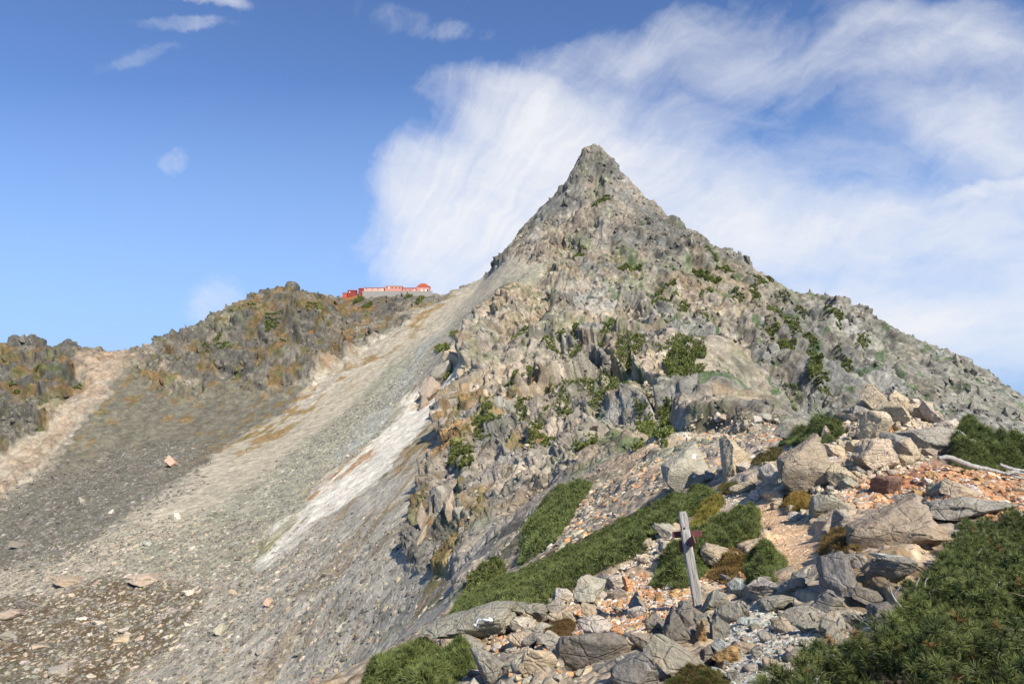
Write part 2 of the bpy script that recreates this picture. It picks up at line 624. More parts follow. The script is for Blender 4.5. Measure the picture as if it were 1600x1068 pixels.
ZP = dict(
    base=[(712,457),(805,403),(850,425),(760,480),(728,520),(728,560),(690,640),(690,720),(655,790),(635,880),(700,905),(705,960),(520,1250),(-700,1250),(-700,1000),(-80,790),(190,565),(240,640),(360,625),(480,600),(600,520)],
    tan=[(712,457),(805,403),(835,418),(790,440),(740,480),(690,520),(600,580),(540,640),(470,700),(400,760),(330,800),(240,850),(120,920),(-700,1040),(-700,1000),(100,880),(210,800),(300,740),(380,680),(440,650),(480,640),(520,610),(570,570),(620,530),(660,490)],
    rubble=[(835,418),(850,430),(790,455),(750,480),(720,505),(690,530),(660,570),(640,620),(600,680),(520,740),(470,800),(400,860),(420,900),(300,900),(200,890),(240,850),(330,800),(400,760),(470,700),(540,640),(600,580),(690,520),(740,480),(790,440)],
    white=[(728,556),(722,590),(700,615),(660,665),(640,700),(600,740),(560,775),(500,815),(440,860),(405,886),(395,870),(430,820),(480,790),(510,750),(560,710),(620,660),(640,625),(690,590)],
    bluish=[(700,505),(670,545),(640,600),(600,670),(540,720),(520,710),(580,650),(620,590),(660,540)],
    lower=[(405,886),(440,860),(500,815),(560,775),(600,740),(640,720),(690,690),(700,720),(660,770),(648,810),(635,880),(690,890),(715,905),(690,960),(600,1000),(520,1068),(500,1250),(-700,1250),(-700,1000),(120,920),(240,870),(300,900)],
    dark=[(190,560),(225,600),(300,628),(360,600),(430,612),(475,600),(450,650),(380,690),(300,740),(210,800),(100,880),(-700,1000),(-700,860),(20,780),(80,720),(130,660),(170,600),(190,565),(240,550)],
    pink=[(120,548),(160,546),(205,547),(215,560),(180,590),(140,640),(100,690),(40,750),(0,790),(-60,810),(-60,780),(0,740),(60,680),(110,640),(130,600),(118,570)],
    brown=[(-80,950),(60,930),(150,890),(330,925),(290,1000),(200,1060),(170,1250),(-80,1250)],
    hutgrass=[(440,462),(480,455),(540,460),(600,462),(560,500),(560,560),(520,600),(470,590),(470,530),(440,490)],
    band=[(560,560),(640,500),(690,460),(712,460),(640,530),(560,590),(500,640),(430,690),(370,715),(345,700),(420,650),(500,600)],
    leftgrass=[(-80,560),(130,548),(110,640),(60,700),(-80,720)],
    streak_a=[(588,693),(560,706),(520,738),(492,764),(476,788),(500,775),(545,740),(592,706)],
    streak_b=[(482,788),(440,825),(398,846),(396,868),(440,852),(485,808)],
    streak_c=[(724,562),(700,598),(652,640),(640,634),(650,600),(700,580)],
    streak_d=[(700,640),(640,690),(600,740),(590,762),(640,738),(700,690),(770,640),(745,628)],
    streak_e=[(742,700),(690,738),(630,790),(560,830),(600,800),(660,762),(750,712)],
    streak_f=[(810,750),(765,790),(722,850),(690,915),(640,940),(690,880),(735,800)],
    streak_g=[(690,925),(640,965),(560,1015),(520,1040),(600,1000),(690,940)],
    flankgrass=[(700,640),(770,640),(860,620),(900,700),(800,760),(700,900),(680,890),(640,790)],
    pale_a=[(1000,295),(960,300),(940,335),(950,340),(985,312),(1015,308)],
    pale_b=[(945,350),(925,380),(905,400),(925,395),(950,370),(960,352)],
    pale_c=[(1015,405),(1005,440),(1000,460),(1010,450),(1028,415)],
    pale_d=[(880,450),(930,440),(990,470),(960,500),(900,500)],
    pale_e=[(835,345),(820,400),(838,390),(850,350)],
    trail=[(1005,560),(990,590),(1000,620),(1040,650),(1030,665),(1000,650),(960,640),(985,610),(975,590)],
    rightpale=[(1240,470),(1330,480),(1380,560),(1440,640),(1600,680),(1500,700),(1400,640),(1320,600),(1290,560)],
    orange_near=[(820,840),(900,770),(960,720),(1060,690),(1080,720),(1000,780),(900,850),(800,920),(790,880)],
    darkcliff=[(1180,540),(1240,470),(1300,520),(1330,560),(1350,620),(1330,660),(1210,660),(1190,620)],
    darkcrag=[(380,480),(450,460),(480,520),(490,590),(440,640),(380,640),(360,560)],
    leftdark=[(-80,540),(110,530),(125,600),(60,640),(-80,640)],
    darktop=[(960,305),(1080,345),(1120,400),(1060,380),(1000,345),(960,330),(900,400),(930,340)],
)


SUMMIT = at(926, 228, 862)


def ribs(V):
    """ridges and gullies that run down the fall line away from the summit: -1 (gully) .. 1 (rib)"""
    dx, dy = V[:, 0] - SUMMIT[0], V[:, 1] - SUMMIT[1]
    R = np.hypot(dx, dy) + 1
    w = .10 * fbm(V, 70, 3, 501) + .04 * fbm(V, 22, 3, 502)
    ph = np.arctan2(dx, -dy) + w
    lr = np.log(R + 30)
    q = np.stack([ph * 14, lr * 2.2, R * 0], 1)
    big = fbm(q, 1.0, 3, 511, .55, True)
    q2 = np.stack([ph * 46, lr * 5.5, R * 0], 1)
    fine = fbm(q2, 1.0, 3, 521, .6, True)
    return big, fine, R


def paint_far(V, T, L, Nrm, W):
    """albedo of the land, and how craggy it is"""
    n = len(V)
    Z = {k: Zone(p, 50).mask(T, L, W) for k, p in ZP.items()}
    C = np.empty((n, 3), np.float32)
    a = fbm(V, 60, 4, 11)
    b_ = fbm(V, 38, 4, 21)
    c = fbm(V, 14, 3, 31)
    d = fbm(V * (1, .6, 1), 5, 3, 41)
    _, r1 = facet(V, 9, 51)
    _, r2 = facet(V, 3.2, 52)
    C[:] = C_TAN

    def blend(f, col):
        f = np.clip(f, 0, 1)[:, None].astype(np.float32)
        C[:] = C * (1 - f) + col * f
    blend(sstep(a + .3 * c, -.15, .35), C_GREY)
    blend(sstep(b_ + .35 * d, .08, .45) * .8, C_GREEN)
    blend(sstep(-b_ + .4 * c, .15, .5) * .7, C_BLUE)
    blend(sstep(c + .5 * d, .18, .5) * .8, C_DARK)
    blend(sstep(-c + .5 * d, .42, .75) * .55, C_PALE)
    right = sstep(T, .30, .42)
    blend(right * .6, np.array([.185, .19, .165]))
    blend(Z['rightpale'] * .75 * sstep(c, -.3, .4), np.array([.36, .345, .31]))
    blend(Z['darkcliff'] * .75, np.array([.15, .15, .14]))
    blend(Z['darktop'] * .6, np.array([.13, .13, .12]))
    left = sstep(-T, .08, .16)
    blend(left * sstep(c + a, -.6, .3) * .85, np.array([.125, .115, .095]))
    blend(Z['darkcrag'] * .65, np.array([.13, .122, .105]))
    blend(Z['leftdark'] * .7, np.array([.11, .105, .09]))
    # the fall line: pale rubble in the gullies, darker bare ribs
    big, fine, RR = ribs(V)
    right_ = sstep(T, .02, .30)
    blend(sstep(-big - .5 * fine, .05, .55) * .55, np.array([.36, .325, .255]))
    blend(sstep(big + .5 * fine, .35, .85) * .50, np.array([.135, .125, .105]))
    blend(sstep(fine - .6 * big, .55, 1.0) * .40 * (.4 + .6 * right_), np.array([.20, .205, .13]))
    # block to block change
    _, r0 = facet(V, 1.6, 53)
    C *= (0.40 + 0.32 * r1 + 0.34 * r2 + .46 * r0)[:, None]
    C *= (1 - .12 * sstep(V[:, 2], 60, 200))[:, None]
    fall = fbm(np.stack([(T - .36 * L) * 330, L * 8, L * 0], 1), 5, 5, 71, .6)
    r3 = facet(np.stack([T / .0034, L / .008, L * 0], 1), 1.0, 54)[1]      # streaks that run down the slope
    # thin ochre grass on ledges
    flat = sstep(Nrm[:, 2] + .15 * c, .62, .82)
    gn = fbm(V * (1, 1, .5), 16, 4, 61)
    gcol = C_OCHRE * (1 - sstep(d, -.1, .5))[:, None] + C_OLIVE * sstep(d, -.1, .5)[:, None]
    gcol = gcol * (.75 + .5 * r2)[:, None]
    hi = np.clip((V[:, 2] - 150) / 120, 0, 1)
    g = sstep(gn + .25 * flat + .3 * d, .25, .55) * (.15 + .5 * left + .15 * (1 - right)) * (1 - hi)
    g = np.maximum(g, Z['hutgrass'] * sstep(gn + .6 * d, -.15, .25) * .8)
    g = np.maximum(g, Z['leftgrass'] * sstep(gn + .6 * d, .0, .3) * .75)
    g = np.maximum(g, Z['flankgrass'] * sstep(gn + .5 * fall + .4 * d, .0, .28) * .75)
    blend(g, gcol)
    og = Z['hutgrass'] * sstep(b_ + c, .2, .6)
    blend(og * .85, C_ORANGE * 1.1)
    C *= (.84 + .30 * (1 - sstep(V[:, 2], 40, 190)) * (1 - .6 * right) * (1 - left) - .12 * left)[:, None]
    rock = np.ones(n, np.float32)
    # screes
    sn = .5 + .5 * d

    def scree(z, col, var=.25, r=.06):
        z = Z[z] if isinstance(z, str) else z
        cc = col * (1 + var * (fall * .9 + (r3 - .5) * .7 + .6 * d))[:, None]
        blend(z, cc)
        rock[:] = rock * (1 - z) + r * z
    scree('base', np.array([.335, .30, .235]), .3, .04)
    scree('lower', np.array([.325, .295, .235]), .30, .03)
    scree('dark', np.array([.125, .115, .085]), .30, .08)
    low = Z['dark'] * sstep(-T * 0 - V[:, 2], 20, 60)
    rock[:] = np.maximum(rock, low * .10)
    scree('brown', np.array([.15, .125, .08]), .5, .05)
    blend(Z['brown'] * sstep(gn + .5 * d, -.15, .15) * .8, C_BROWN * .8)
    blend(Z['brown'] * sstep(-gn + .5 * d, .2, .4) * .5, np.array([.06, .065, .025]))
    scree('tan', np.array([.335, .295, .22]), .2, .04)
    scree('rubble', np.array([.25, .24, .175]), .3, .06)
    scree('bluish', np.array([.275, .275, .235]), .2, .08)
    scree('white', np.array([.58, .535, .44]), .10, .03)
    Z['pink'] = Z['pink'] * (.35 + .65 * sstep(c + d, -.5, .3))
    scree('pink', np.array([.27, .205, .145]), .3, .30)
    scree('trail', np.array([.45, .40, .32]), .1, .25)
    blend(Z['band'] * sstep(gn + .8 * fall, -.12, .2) * .85, gcol * 1.1)
    blend(Z['dark'] * sstep(gn + 1.1 * fall, .25, .45) * .7 * sstep(V[:, 2], -60, -10), gcol * .8)
    for k in 'abcdefg':
        z = Z['streak_' + k] * sstep(gn * .6 + 1.6 * fall + .7 * d, -.35, .05) * .9
        col = (C_RED * .9 + C_OLIVE * .6) if k in 'a' else (C_OLIVE * 1.1 if k in 'bg' else gcol)
        blend(z * .9, col if np.ndim(col) == 2 else col * (.7 + .6 * r2)[:, None])
    blend(Z['lower'] * sstep(gn + 1.2 * fall, .38, .55) * .6 * sstep(T, -.6, -.2), gcol)
    for k in 'abcde':
        blend(Z['pale_' + k] * .42 * sstep(d + c, -.5, .4), np.array([.44, .42, .37]))
    blend(Z['orange_near'] * sstep(c, -.3, .3) * .6, np.array([.40, .26, .16]))
    # moss and low green on the flank
    gr = sstep(fbm(V, 12, 3, 81) + .3 * d, .30, .48) * (1 - hi) * (rock > .5)
    blend(gr * (.25 + .5 * sstep(T, .05, .2)), C_PINE * 1.5)
    return C, rock, Z


_cw = np.array([at(*c) for c in CREST])
CREST_T, CREST_L = lp(_cw[:, 0], _cw[:, 1])
_o = np.argsort(CREST_T)
CREST_T, CREST_L = CREST_T[_o], CREST_L[_o]
RADII = np.concatenate([np.exp(np.arange(math.log(47), math.log(250), .0042)),
                        np.exp(np.arange(math.log(250), math.log(1010), .0022)),
                        np.exp(np.arange(math.log(1010), math.log(1120), .004)),
                        np.exp(np.arange(math.log(1120), math.log(1750), .03))])


def warps(P, s):
    return [(vnoise(P, s, 900 + k) + .5 * vnoise(P, s * .35, 910 + k), vnoise(P, s, 920 + k) + .5 * vnoise(P, s * .35, 930 + k)) for k in range(3)]


def crag(V, N, rock, scale_k=1.0):
    """displacement along the normal for bare rock: ribs, blocks and joints"""
    Pd = V @ np.array([[.88, 0, -.47], [0, 1, 0], [.47, 0, .88]]).T       # joints lean down to the left
    wv = .12 * np.stack([fbm(V, 5, 3, 141), fbm(V, 5, 3, 142), fbm(V, 5, 3, 143)], 1)
    q = Pd + 10 * wv
    big, fine, RR = ribs(V)
    rs = np.clip(RR / 300, .25, 1.0)
    rough = sstep(fbm(V, 50, 3, 151), -.25, .35)
    rg = .30 + .70 * rough
    d = 15.0 * big * rs + 5.5 * fine * rs
    d += 4.0 * fbm(q * (1.0, .6, .42), 46, 3, 101, .5, True)
    Tc, Lc = lp(V[:, 0], V[:, 1])
    f = sstep(np.abs(Lc - np.interp(Tc, CREST_T, CREST_L)), 0, .10)
    cr_ = 1 - f
    f = f * .8 + .2
    d *= f
    d += 6.0 * facet(q * (1, .8, .45), 42, 110, 1.2)[0] * f * sstep(Lc, 5.0, 5.9)
    nr = .30 + .70 * sstep(Lc, 4.6, 6.1)
    d *= nr
    d += 4.0 * facet(q * (1, .8, .5), 19, 111, 1.1)[0] * nr
    d += 2.6 * facet(q * (1, 1, .6), 8, 112, 1.1)[0] * nr * rg
    d += 1.15 * facet(q * (1, 1, .7), 3.6, 113, 1.1)[0] * rg
    d += .45 * facet(q, 1.6, 114)[0] * rg
    d += 2.6 * facet(q * (1, 1, .5), 6.5, 115, 1.3)[0] * cr_
    hut_ = 1 - .85 * sstep(Lc, 6.74, 6.80) * sstep(Tc, -.262, -.245) * (1 - sstep(Tc, -.10, -.085))
    return d * hut_ * (1 - .55 * sstep(Tc, .42, .58))


def crag_near(V, N, rock):
    # bedding planes dipping to the left: stretched blocks
    Pd = V @ np.array([[.82, 0, .57], [0, 1, 0], [-.57, 0, .82]])
    S = (1, 1, 1)
    q = Pd + .10 * np.stack([fbm(V, .7, 3, 311), fbm(V, .7, 3, 312), fbm(V, .7, 3, 313)], 1)
    d = .20 * facet(q * (1, .8, 1.3), 2.6, 301, .7)[0]
    d += .13 * facet(q * (1, .9, 1.5), 1.05, 302, .8)[0]
    d += .055 * facet(q * (1, 1, 1.4), .42, 303, .9)[0]
    d += .018 * facet(Pd, .17, 304)[0]
    d += .10 * fbm(V, 1.6, 4, 305)
    return d


def soften(d, sh, n=1, az=3):
    """knock single-vertex teeth off a relief"""
    g = d.reshape(sh).astype(np.float32)
    for _ in range(n):
        p = np.pad(g, 1, mode='edge')
        g = (p[1:-1, 1:-1] * 2 + p[:-2, 1:-1] + p[2:, 1:-1] + p[1:-1, :-2] + p[1:-1, 2:]) / 6
    for _ in range(az):
        p = np.pad(g, ((0, 0), (1, 1)), mode='edge')
        g = (p[:, 1:-1] * 2 + p[:, :-2] + p[:, 2:]) / 4
    return g.ravel()


def build_far():
    T, L, x, y, F, sh = grid(math.radians(47), 1460, RADII)
    z = ground(x, y)
    V = np.stack([x, y, z], 1)
    N = grid_normals(V, sh)
    W = warps(V, 26)
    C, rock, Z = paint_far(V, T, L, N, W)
    near = sstep(np.exp(L), 49, 150)
    amp = rock * (sstep(np.exp(L), 49, 70) * .3 + .7 * near)
    top = (1 - .3 * sstep(V[:, 2], 190, 290)) * (1 + .35 * sstep(-T, .08, .2))
    d = crag(V, N, rock) * amp * top
    d += (1 - rock) * .5 * fbm(V, 6, 2, 131) * near
    d += (1 - rock) * .16 * facet(V, .9, 132)[0] * near
    r = np.exp(L)
    wn_ = 1 - sstep(r, 60, 150)
    m_ = wn_ > 0
    dn = np.zeros(len(V))
    dn[m_] = crag_near(V[m_], N[m_], rock[m_]) * wn_[m_] * rock[m_]
    d += dn * 1.0
    d = soften(d, sh, 0, 2)
    V2 = V + N * d[:, None]
    o = new_mesh('mountain_terrain', V2, F, [M_MOUNT], True)
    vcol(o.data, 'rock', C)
    tag(o, kind='structure')
    return o, dict(T=T, L=L, V=V2, sh=sh, rock=rock, Z=Z, N=N, C=C)


far_o, FAR = build_far()
# ------------------------------------------------------------------ the near ridge
ZN = {k: (p, r) for k, p, r in [
    ('ochre', [(930,935),(1000,893),(1160,895),(1130,935),(1090,950),(1040,975),(1005,1000),(950,1000),(900,985),(920,950)], (5, 30)),
    ('path', [(1172,772),(1222,785),(1305,848),(1305,892),(1235,918),(1135,912),(1185,872),(1200,835),(1165,800)], (8, 30)),
    ('pathup', [(1120,755),(1160,765),(1190,785),(1180,800),(1150,790),(1080,830),(1095,800)], (12, 45)),
    ('shards', [(1110,960),(1180,945),(1290,975),(1270,1010),(1210,1030),(1200,1080),(1120,1080),(1140,1020)], (4, 14)),
    ('orange', [(1330,760),(1400,720),(1480,730),(1600,750),(1640,830),(1480,800),(1350,800),(1300,780)], (10, 26)),
    ('redsoil', [(1380,760),(1400,715),(1465,712),(1480,735),(1420,760)], (12, 26)),
    ('slab', [(1100,960),(1180,905),(1290,915),(1320,960),(1200,990)], (7, 14)),
    ('hedgesoil', [(680,970),(770,900),(1110,745),(1125,760),(1000,860),(850,950)], (12, 45)),
    ('ridgetan', [(1000,740),(1120,640),(1230,660),(1200,760),(1120,760)], (20, 60)),
    ('thicket', [(1180,1085),(1200,1045),(1250,1015),(1320,992),(1385,970),(1405,940),(1435,910),(1455,890),(1475,865),(1495,835),(1550,820),(1600,812),(1720,795),(2200,790),(2500,1180),(1250,1180)], (1.6, 14)),
    ('backthicket', [(1490,690),(1500,675),(1560,680),(1600,695),(1720,715),(1740,735),(1600,706),(1540,702)], (14, 32)),
    ('leftbrown', [(800,1000),(850,960),(900,965),(880,1000),(850,1010)], (8, 20)),
]}
C_EARTH = np.array([.07, .05, .03])


def paint_near(V, T, L, N, W):
    n = len(V)
    Z = {k: Zone(p, *r).mask(T, L, W, .010) for k, (p, r) in ZN.items()}
    C = np.empty((n, 3), np.float32)
    a = fbm(V, 3.0, 4, 211)
    c = fbm(V, .9, 4, 221)
    _, r1 = facet(V, 1.1, 251)
    _, r2 = facet(V, .34, 252)
    C[:] = np.array([.33, .275, .22])

    def blend(f, col):
        f = np.clip(f, 0, 1)[:, None].astype(np.float32)
        C[:] = C * (1 - f) + col * f
    blend(sstep(a + .4 * c, -.1, .35), np.array([.24, .225, .20]))
    blend(sstep(-a + .4 * c, .25, .55) * .7, np.array([.42, .37, .31]))
    blend(sstep(c, .3, .55) * .5, np.array([.16, .15, .135]))
    blend(Z['slab'] * .8, np.array([.26, .24, .205]))
    C *= (.75 + .3 * r1 + .2 * r2)[:, None]
    C *= np.array([1.10, 1.02, .88], np.float32)
    blend(Z['ridgetan'] * .5, np.array([.38, .31, .24]))
    blend(sstep(fbm(V, 2.2, 3, 261) + .4 * c, .25, .45) * .6 * (1 - Z['slab']), C_OCHRE * .8)
    rock = np.ones(n, np.float32)

    def soil(z, col, var, r):
        z = Z[z]
        blend(z * .96, col * (1 + var * (c + r2 - .5))[:, None])
        rock[:] = rock * (1 - z) + r * z
    soil('orange', np.array([.40, .215, .11]), .5, .5)
    soil('redsoil', np.array([.24, .105, .06]), .6, .6)
    soil('ochre', np.array([.46, .29, .17]), .5, .25)
    soil('path', np.array([.60, .39, .22]), .25, .06)
    soil('pathup', np.array([.45, .36, .26]), .25, .15)
    soil('shards', np.array([.36, .345, .30]), .3, .15)
    soil('hedgesoil', C_EARTH, .5, .3)
    soil('thicket', C_EARTH * .9, .5, .3)
    soil('backthicket', C_EARTH, .5, .3)
    soil('leftbrown', np.array([.13, .09, .045]), .3, .15)
    return C, rock, Z


M_NEAR = stone_material('near ground', crack=.8, fine=2.2, bump=.8, big=1.3, lichen=.25)
for _n in M_NEAR.node_tree.nodes:
    if _n.type == 'BUMP':
        _n.inputs['Distance'].default_value = 0.06

R_JOIN = 52.0


def build_near():
    radii = np.concatenate([np.exp(np.arange(math.log(1.5), math.log(4.2), .02)),
                            np.exp(np.arange(math.log(4.2), math.log(30), .0036)),
                            np.exp(np.arange(math.log(30), math.log(R_JOIN + 2), .006))])
    T, L, x, y, F, sh = grid(math.radians(47), 1360, radii)
    z = ground(x, y)
    V = np.stack([x, y, z], 1)
    N = grid_normals(V, sh)
    W = warps(V, .9)
    C, rock, Z = paint_near(V, T, L, N, W)
    fade = sstep(np.exp(L), 2.2, 5)
    d = crag_near(V, N, rock) * (rock * fade)
    r = np.exp(L)
    pass
    d = soften(d, sh, 1, 3)
    V2 = V + N * d[:, None]
    o = new_mesh('ridge_ground', V2, F, [M_NEAR], True)
    vcol(o.data, 'rock', C)
    tag(o, kind='structure')
    return o, dict(T=T, L=L, V=V2, sh=sh, rock=rock, Z=Z, N=N)


near_o, NEAR = build_near()


class Surf:
    """height of the finished, displaced ground, looked up in its own grid"""
    def __init__(self, D, thmax):
        self.n = D['sh'][1]
        self.th = thmax
        self.L = D['L'].reshape(D['sh'])[:, 0]
        self.Z = D['V'][:, 2].reshape(D['sh'])
        self.N = D['N'].reshape(D['sh'] + (3,))

    def idx(self, x, y):
        t, l = lp(x, y)
        j = np.clip(np.rint((t + self.th) / (2 * self.th) * (self.n - 1)), 0, self.n - 1).astype(int)
        i = np.clip(np.searchsorted(self.L, l), 0, len(self.L) - 1)
        return i, j

    def z(self, x, y):
        i, j = self.idx(x, y)
        return self.Z[i, j]

    def nrm(self, x, y):
        i, j = self.idx(x, y)
        return self.N[i, j]


SN = Surf(NEAR, math.radians(47))
SF = Surf(FAR, math.radians(47))


def surf_z(x, y):
    x = np.atleast_1d(x)
    y = np.atleast_1d(y)
    return np.where(np.hypot(x, y) < R_JOIN, SN.z(x, y), SF.z(x, y))


def surf_n(x, y):
    x = np.atleast_1d(x)
    y = np.atleast_1d(y)
    return np.where((np.hypot(x, y) < R_JOIN)[:, None], SN.nrm(x, y), SF.nrm(x, y))


def hits(pxs, r0=2.2, r1=1150, dz=0.0):
    """rays against the finished ground (raised by dz)"""
    out = []
    rs = _RS[(_RS >= r0) & (_RS <= r1)]
    rs = np.exp(np.linspace(math.log(max(r0, 2.2)), math.log(min(r1, 1150)), 1500))
    for (px, py) in pxs:
        d = ray(px, py)
        h = math.hypot(d[0], d[1])
        X, Y, Zr = d[0] / h * rs, d[1] / h * rs, d[2] / h * rs
        diff = (Zr - surf_z(X, Y) - dz) / rs
        neg = np.nonzero(diff <= 0)[0]
        k = neg[0] if len(neg) else int(np.argmin(diff))
        out.append((X[k], Y[k], float(surf_z(X[k], Y[k])[0])))
    return np.array(out)


def in_poly(poly_px, n, r0, r1, dz=0.0, seed=1, smooth=False):
    """n random ground points inside an outline seen in the photo (outline laid on the land in plan)"""
    rng = np.random.default_rng(seed)
    P = hit(densify(poly_px), r0, r1) if smooth else hits(densify(poly_px), r0, r1, dz)
    poly = P[:, :2]
    x0, y0 = poly.min(0)
    x1, y1 = poly.max(0)
    X = rng.uniform(x0, x1, n * 12)
    Y = rng.uniform(y0, y1, n * 12)
    m = pip(X, Y, list(map(tuple, poly)))
    X, Y = X[m][:n], Y[m][:n]
    # distance to the outline
    D = np.full(len(X), 1e9)
    m_ = len(poly)
    for k in range(m_):
        a, b_ = poly[k], poly[(k + 1) % m_]
        ab = b_ - a
        t = np.clip(((X - a[0]) * ab[0] + (Y - a[1]) * ab[1]) / (ab @ ab + 1e-9), 0, 1)
        D = np.minimum(D, np.hypot(X - a[0] - t * ab[0], Y - a[1] - t * ab[1]))
    area = (x1 - x0) * (y1 - y0) * m.mean()
    return X, Y, D, area
# ------------------------------------------------------------------ boulders
def _ico(sub):
    bm = bmesh.new()
    bmesh.ops.create_icosphere(bm, subdivisions=sub, radius=1.0)
    V = np.array([v.co[:] for v in bm.verts], np.float32)
    F = np.array([[v.index for v in f.verts] for f in bm.faces], np.int32)
    bm.free()
    return V, F


ICO = {k: _ico(k) for k in (1, 2, 4, 5)}


def rock_verts(seed, sub=5, planes=13, slab=0.0, rough=.03):
    """an angular boulder: a ball cut by random planes, then chipped"""
    rng = np.random.default_rng(seed)
    V, F = ICO[sub]
    V = V.copy()
    n = rng.normal(size=(planes, 3))
    n /= np.linalg.norm(n, axis=1, keepdims=True)
    for k in range(planes):
        d = rng.uniform(.34, .66)
        s = V @ n[k] - d
        V = V - np.where(s > 0, s * .96, 0)[:, None] * n[k]
    V = V / np.abs(V).max(0)
    if rough:
        off = seed * 3.17
        q = V + off
        # strata as stretched blocks
        q2 = q * (1, 1, 2.4)
        N = V / (np.linalg.norm(V, axis=1, keepdims=True) + 1e-6)
        h = .075 * facet(q, .75, seed, .5)[0] + .045 * facet(q, .33, seed + 1, .6)[0] + .018 * facet(q, .12, seed + 2)[0] + rough * fbm(q, .4, 4, seed)
        V = V + N * h[:, None]
    return V, F


def rock_material():
    m, b, bs = mat('boulder stone', .9)
    tc = b.node('ShaderNodeTexCoord').outputs['Object']
    oi = b.node('ShaderNodeObjectInfo')
    p = b.node('ShaderNodeNewGeometry').outputs['Position']
    base = oi.outputs['Color']
    n1 = b.noise(p, 1.7, 8, .65)
    n2 = b.noise(p, 14, 7, .65)
    n3 = b.noise(p, 5.0, 6, .7)
    f = b.math('ADD', b.math('MULTIPLY', b.ramp(n1, .3, .7, False), .6), b.math('ADD', b.math('MULTIPLY', b.ramp(n2, .3, .7, False), .55), .42))
    v = b.node('ShaderNodeCombineXYZ', {0: f, 1: f, 2: f}).outputs[0]
    c = b.mix(1.0, base, v, 'MULTIPLY')
    # rusty and pale blotches, thin lichen
    c = b.mix(b.math('MULTIPLY', b.ramp(n3, .50, .66), .5), c, b.mix(1.0, base, (1.45, 1.35, 1.25), 'MULTIPLY'))
    c = b.mix(b.math('MULTIPLY', b.ramp(b.noise(p, 2.6, 6, .7), .58, .68), .38), c, b.mix(.55, base, (.38, .17, .06)))
    c = b.mix(b.math('MULTIPLY', b.ramp(b.noise(p, 4.1, 6, .75), .60, .66), .40), c, (.30, .32, .13))
    c = b.mix(b.math('MULTIPLY', b.ramp(b.noise(p, 8.3, 6, .75), .60, .66), .40), c, (.07, .068, .065))
    b.put(bs.inputs[0], c)
    # cleavage lines and grain
    mp = b.node('ShaderNodeMapping', {0: p})
    mp.inputs[2].default_value = (.3, .95, .3)
    mp.inputs[3].default_value = (1, 1, 2)
    w = b.noise(mp.outputs[0], 2.2, 8, .7)
    h = b.math('ADD', b.math('MULTIPLY', w, .7), b.math('ADD', b.math('MULTIPLY', n2, .7), b.math('MULTIPLY', n1, .9)))
    vd = b.voro(mp.outputs[0], 2.4, 'DISTANCE_TO_EDGE', 'Distance')
    h = b.math('ADD', h, b.math('MULTIPLY', b.ramp(vd, 0, .06), .22))
    bm = b.node('ShaderNodeBump', {'Height': h, 'Strength': 1.0, 'Distance': .10})
    b.put(bs.inputs['Normal'], bm.outputs[0])
    return m


M_ROCK = rock_material()
TEMPL = {}


def templ(k):
    if k not in TEMPL:
        V, F = rock_verts(500 + k, 5 if k < 12 else 4, planes=15 + (k * 5) % 9)
        TEMPL[k] = new_mesh('boulder', V, F, [M_ROCK], False, link=False)
        TEMPL[k].polygons.foreach_set('use_smooth', np.ones(len(F), bool))
    return TEMPL[k]


RC = dict(tan=(.42, .34, .235), pale=(.47, .41, .34), grey=(.30, .275, .22), dark=(.19, .172, .145), slate=(.23, .215, .19), ochre=(.42, .26, .11),
          orange=(.48, .25, .12), green=(.33, .31, .24), red=(.20, .125, .09), blue=(.36, .38, .34), pink=(.42, .29, .22), pink2=(.335, .27, .20))
used_tags = []


def place_rock(px, py, w, h, col, label=None, group=None, name='boulder', lean=0.0, r0=2.2, r1=60, k=None, rng=random, depth=None, sink=.22, cat='rock'):
    P = hits([(px, py + .22 * h)], r0, r1)[0]
    dist = math.hypot(P[0], P[1])
    s = P[1] / FP / math.cos(math.atan2(py - 640, FP))
    W_, H_ = w * s * .58, h * s * .62
    D_ = depth * s if depth else (W_ + H_) * .5 * rng.uniform(.8, 1.1)
    k = rng.randrange(12) if k is None else k
    o = bpy.data.objects.new(name, templ(k))
    COL.objects.link(o)
    n = surf_n(P[0], P[1])[0]
    o.location = (P[0] + n[0] * H_ * sink, P[1] + n[1] * H_ * sink, P[2] + H_ * .32)
    # size in picture directions, then leaning about the line of sight
    base = Matrix.Diagonal((W_, D_, H_)).to_4x4()
    spin = Euler((0, math.radians(lean), 0)).to_matrix().to_4x4()
    yaw = Matrix.Rotation(-math.atan2(P[0], P[1]) + rng.uniform(-.15, .15), 4, 'Z')
    o.matrix_world = Matrix.Translation(o.location) @ yaw @ spin @ base
    c = RC[col]
    j = rng.uniform(.9, 1.12)
    o.color = (c[0] * j, c[1] * j * rng.uniform(.98, 1.02), c[2] * j * rng.uniform(.95, 1.05), 1)
    if label:
        tag(o, label, cat, group)
    return o
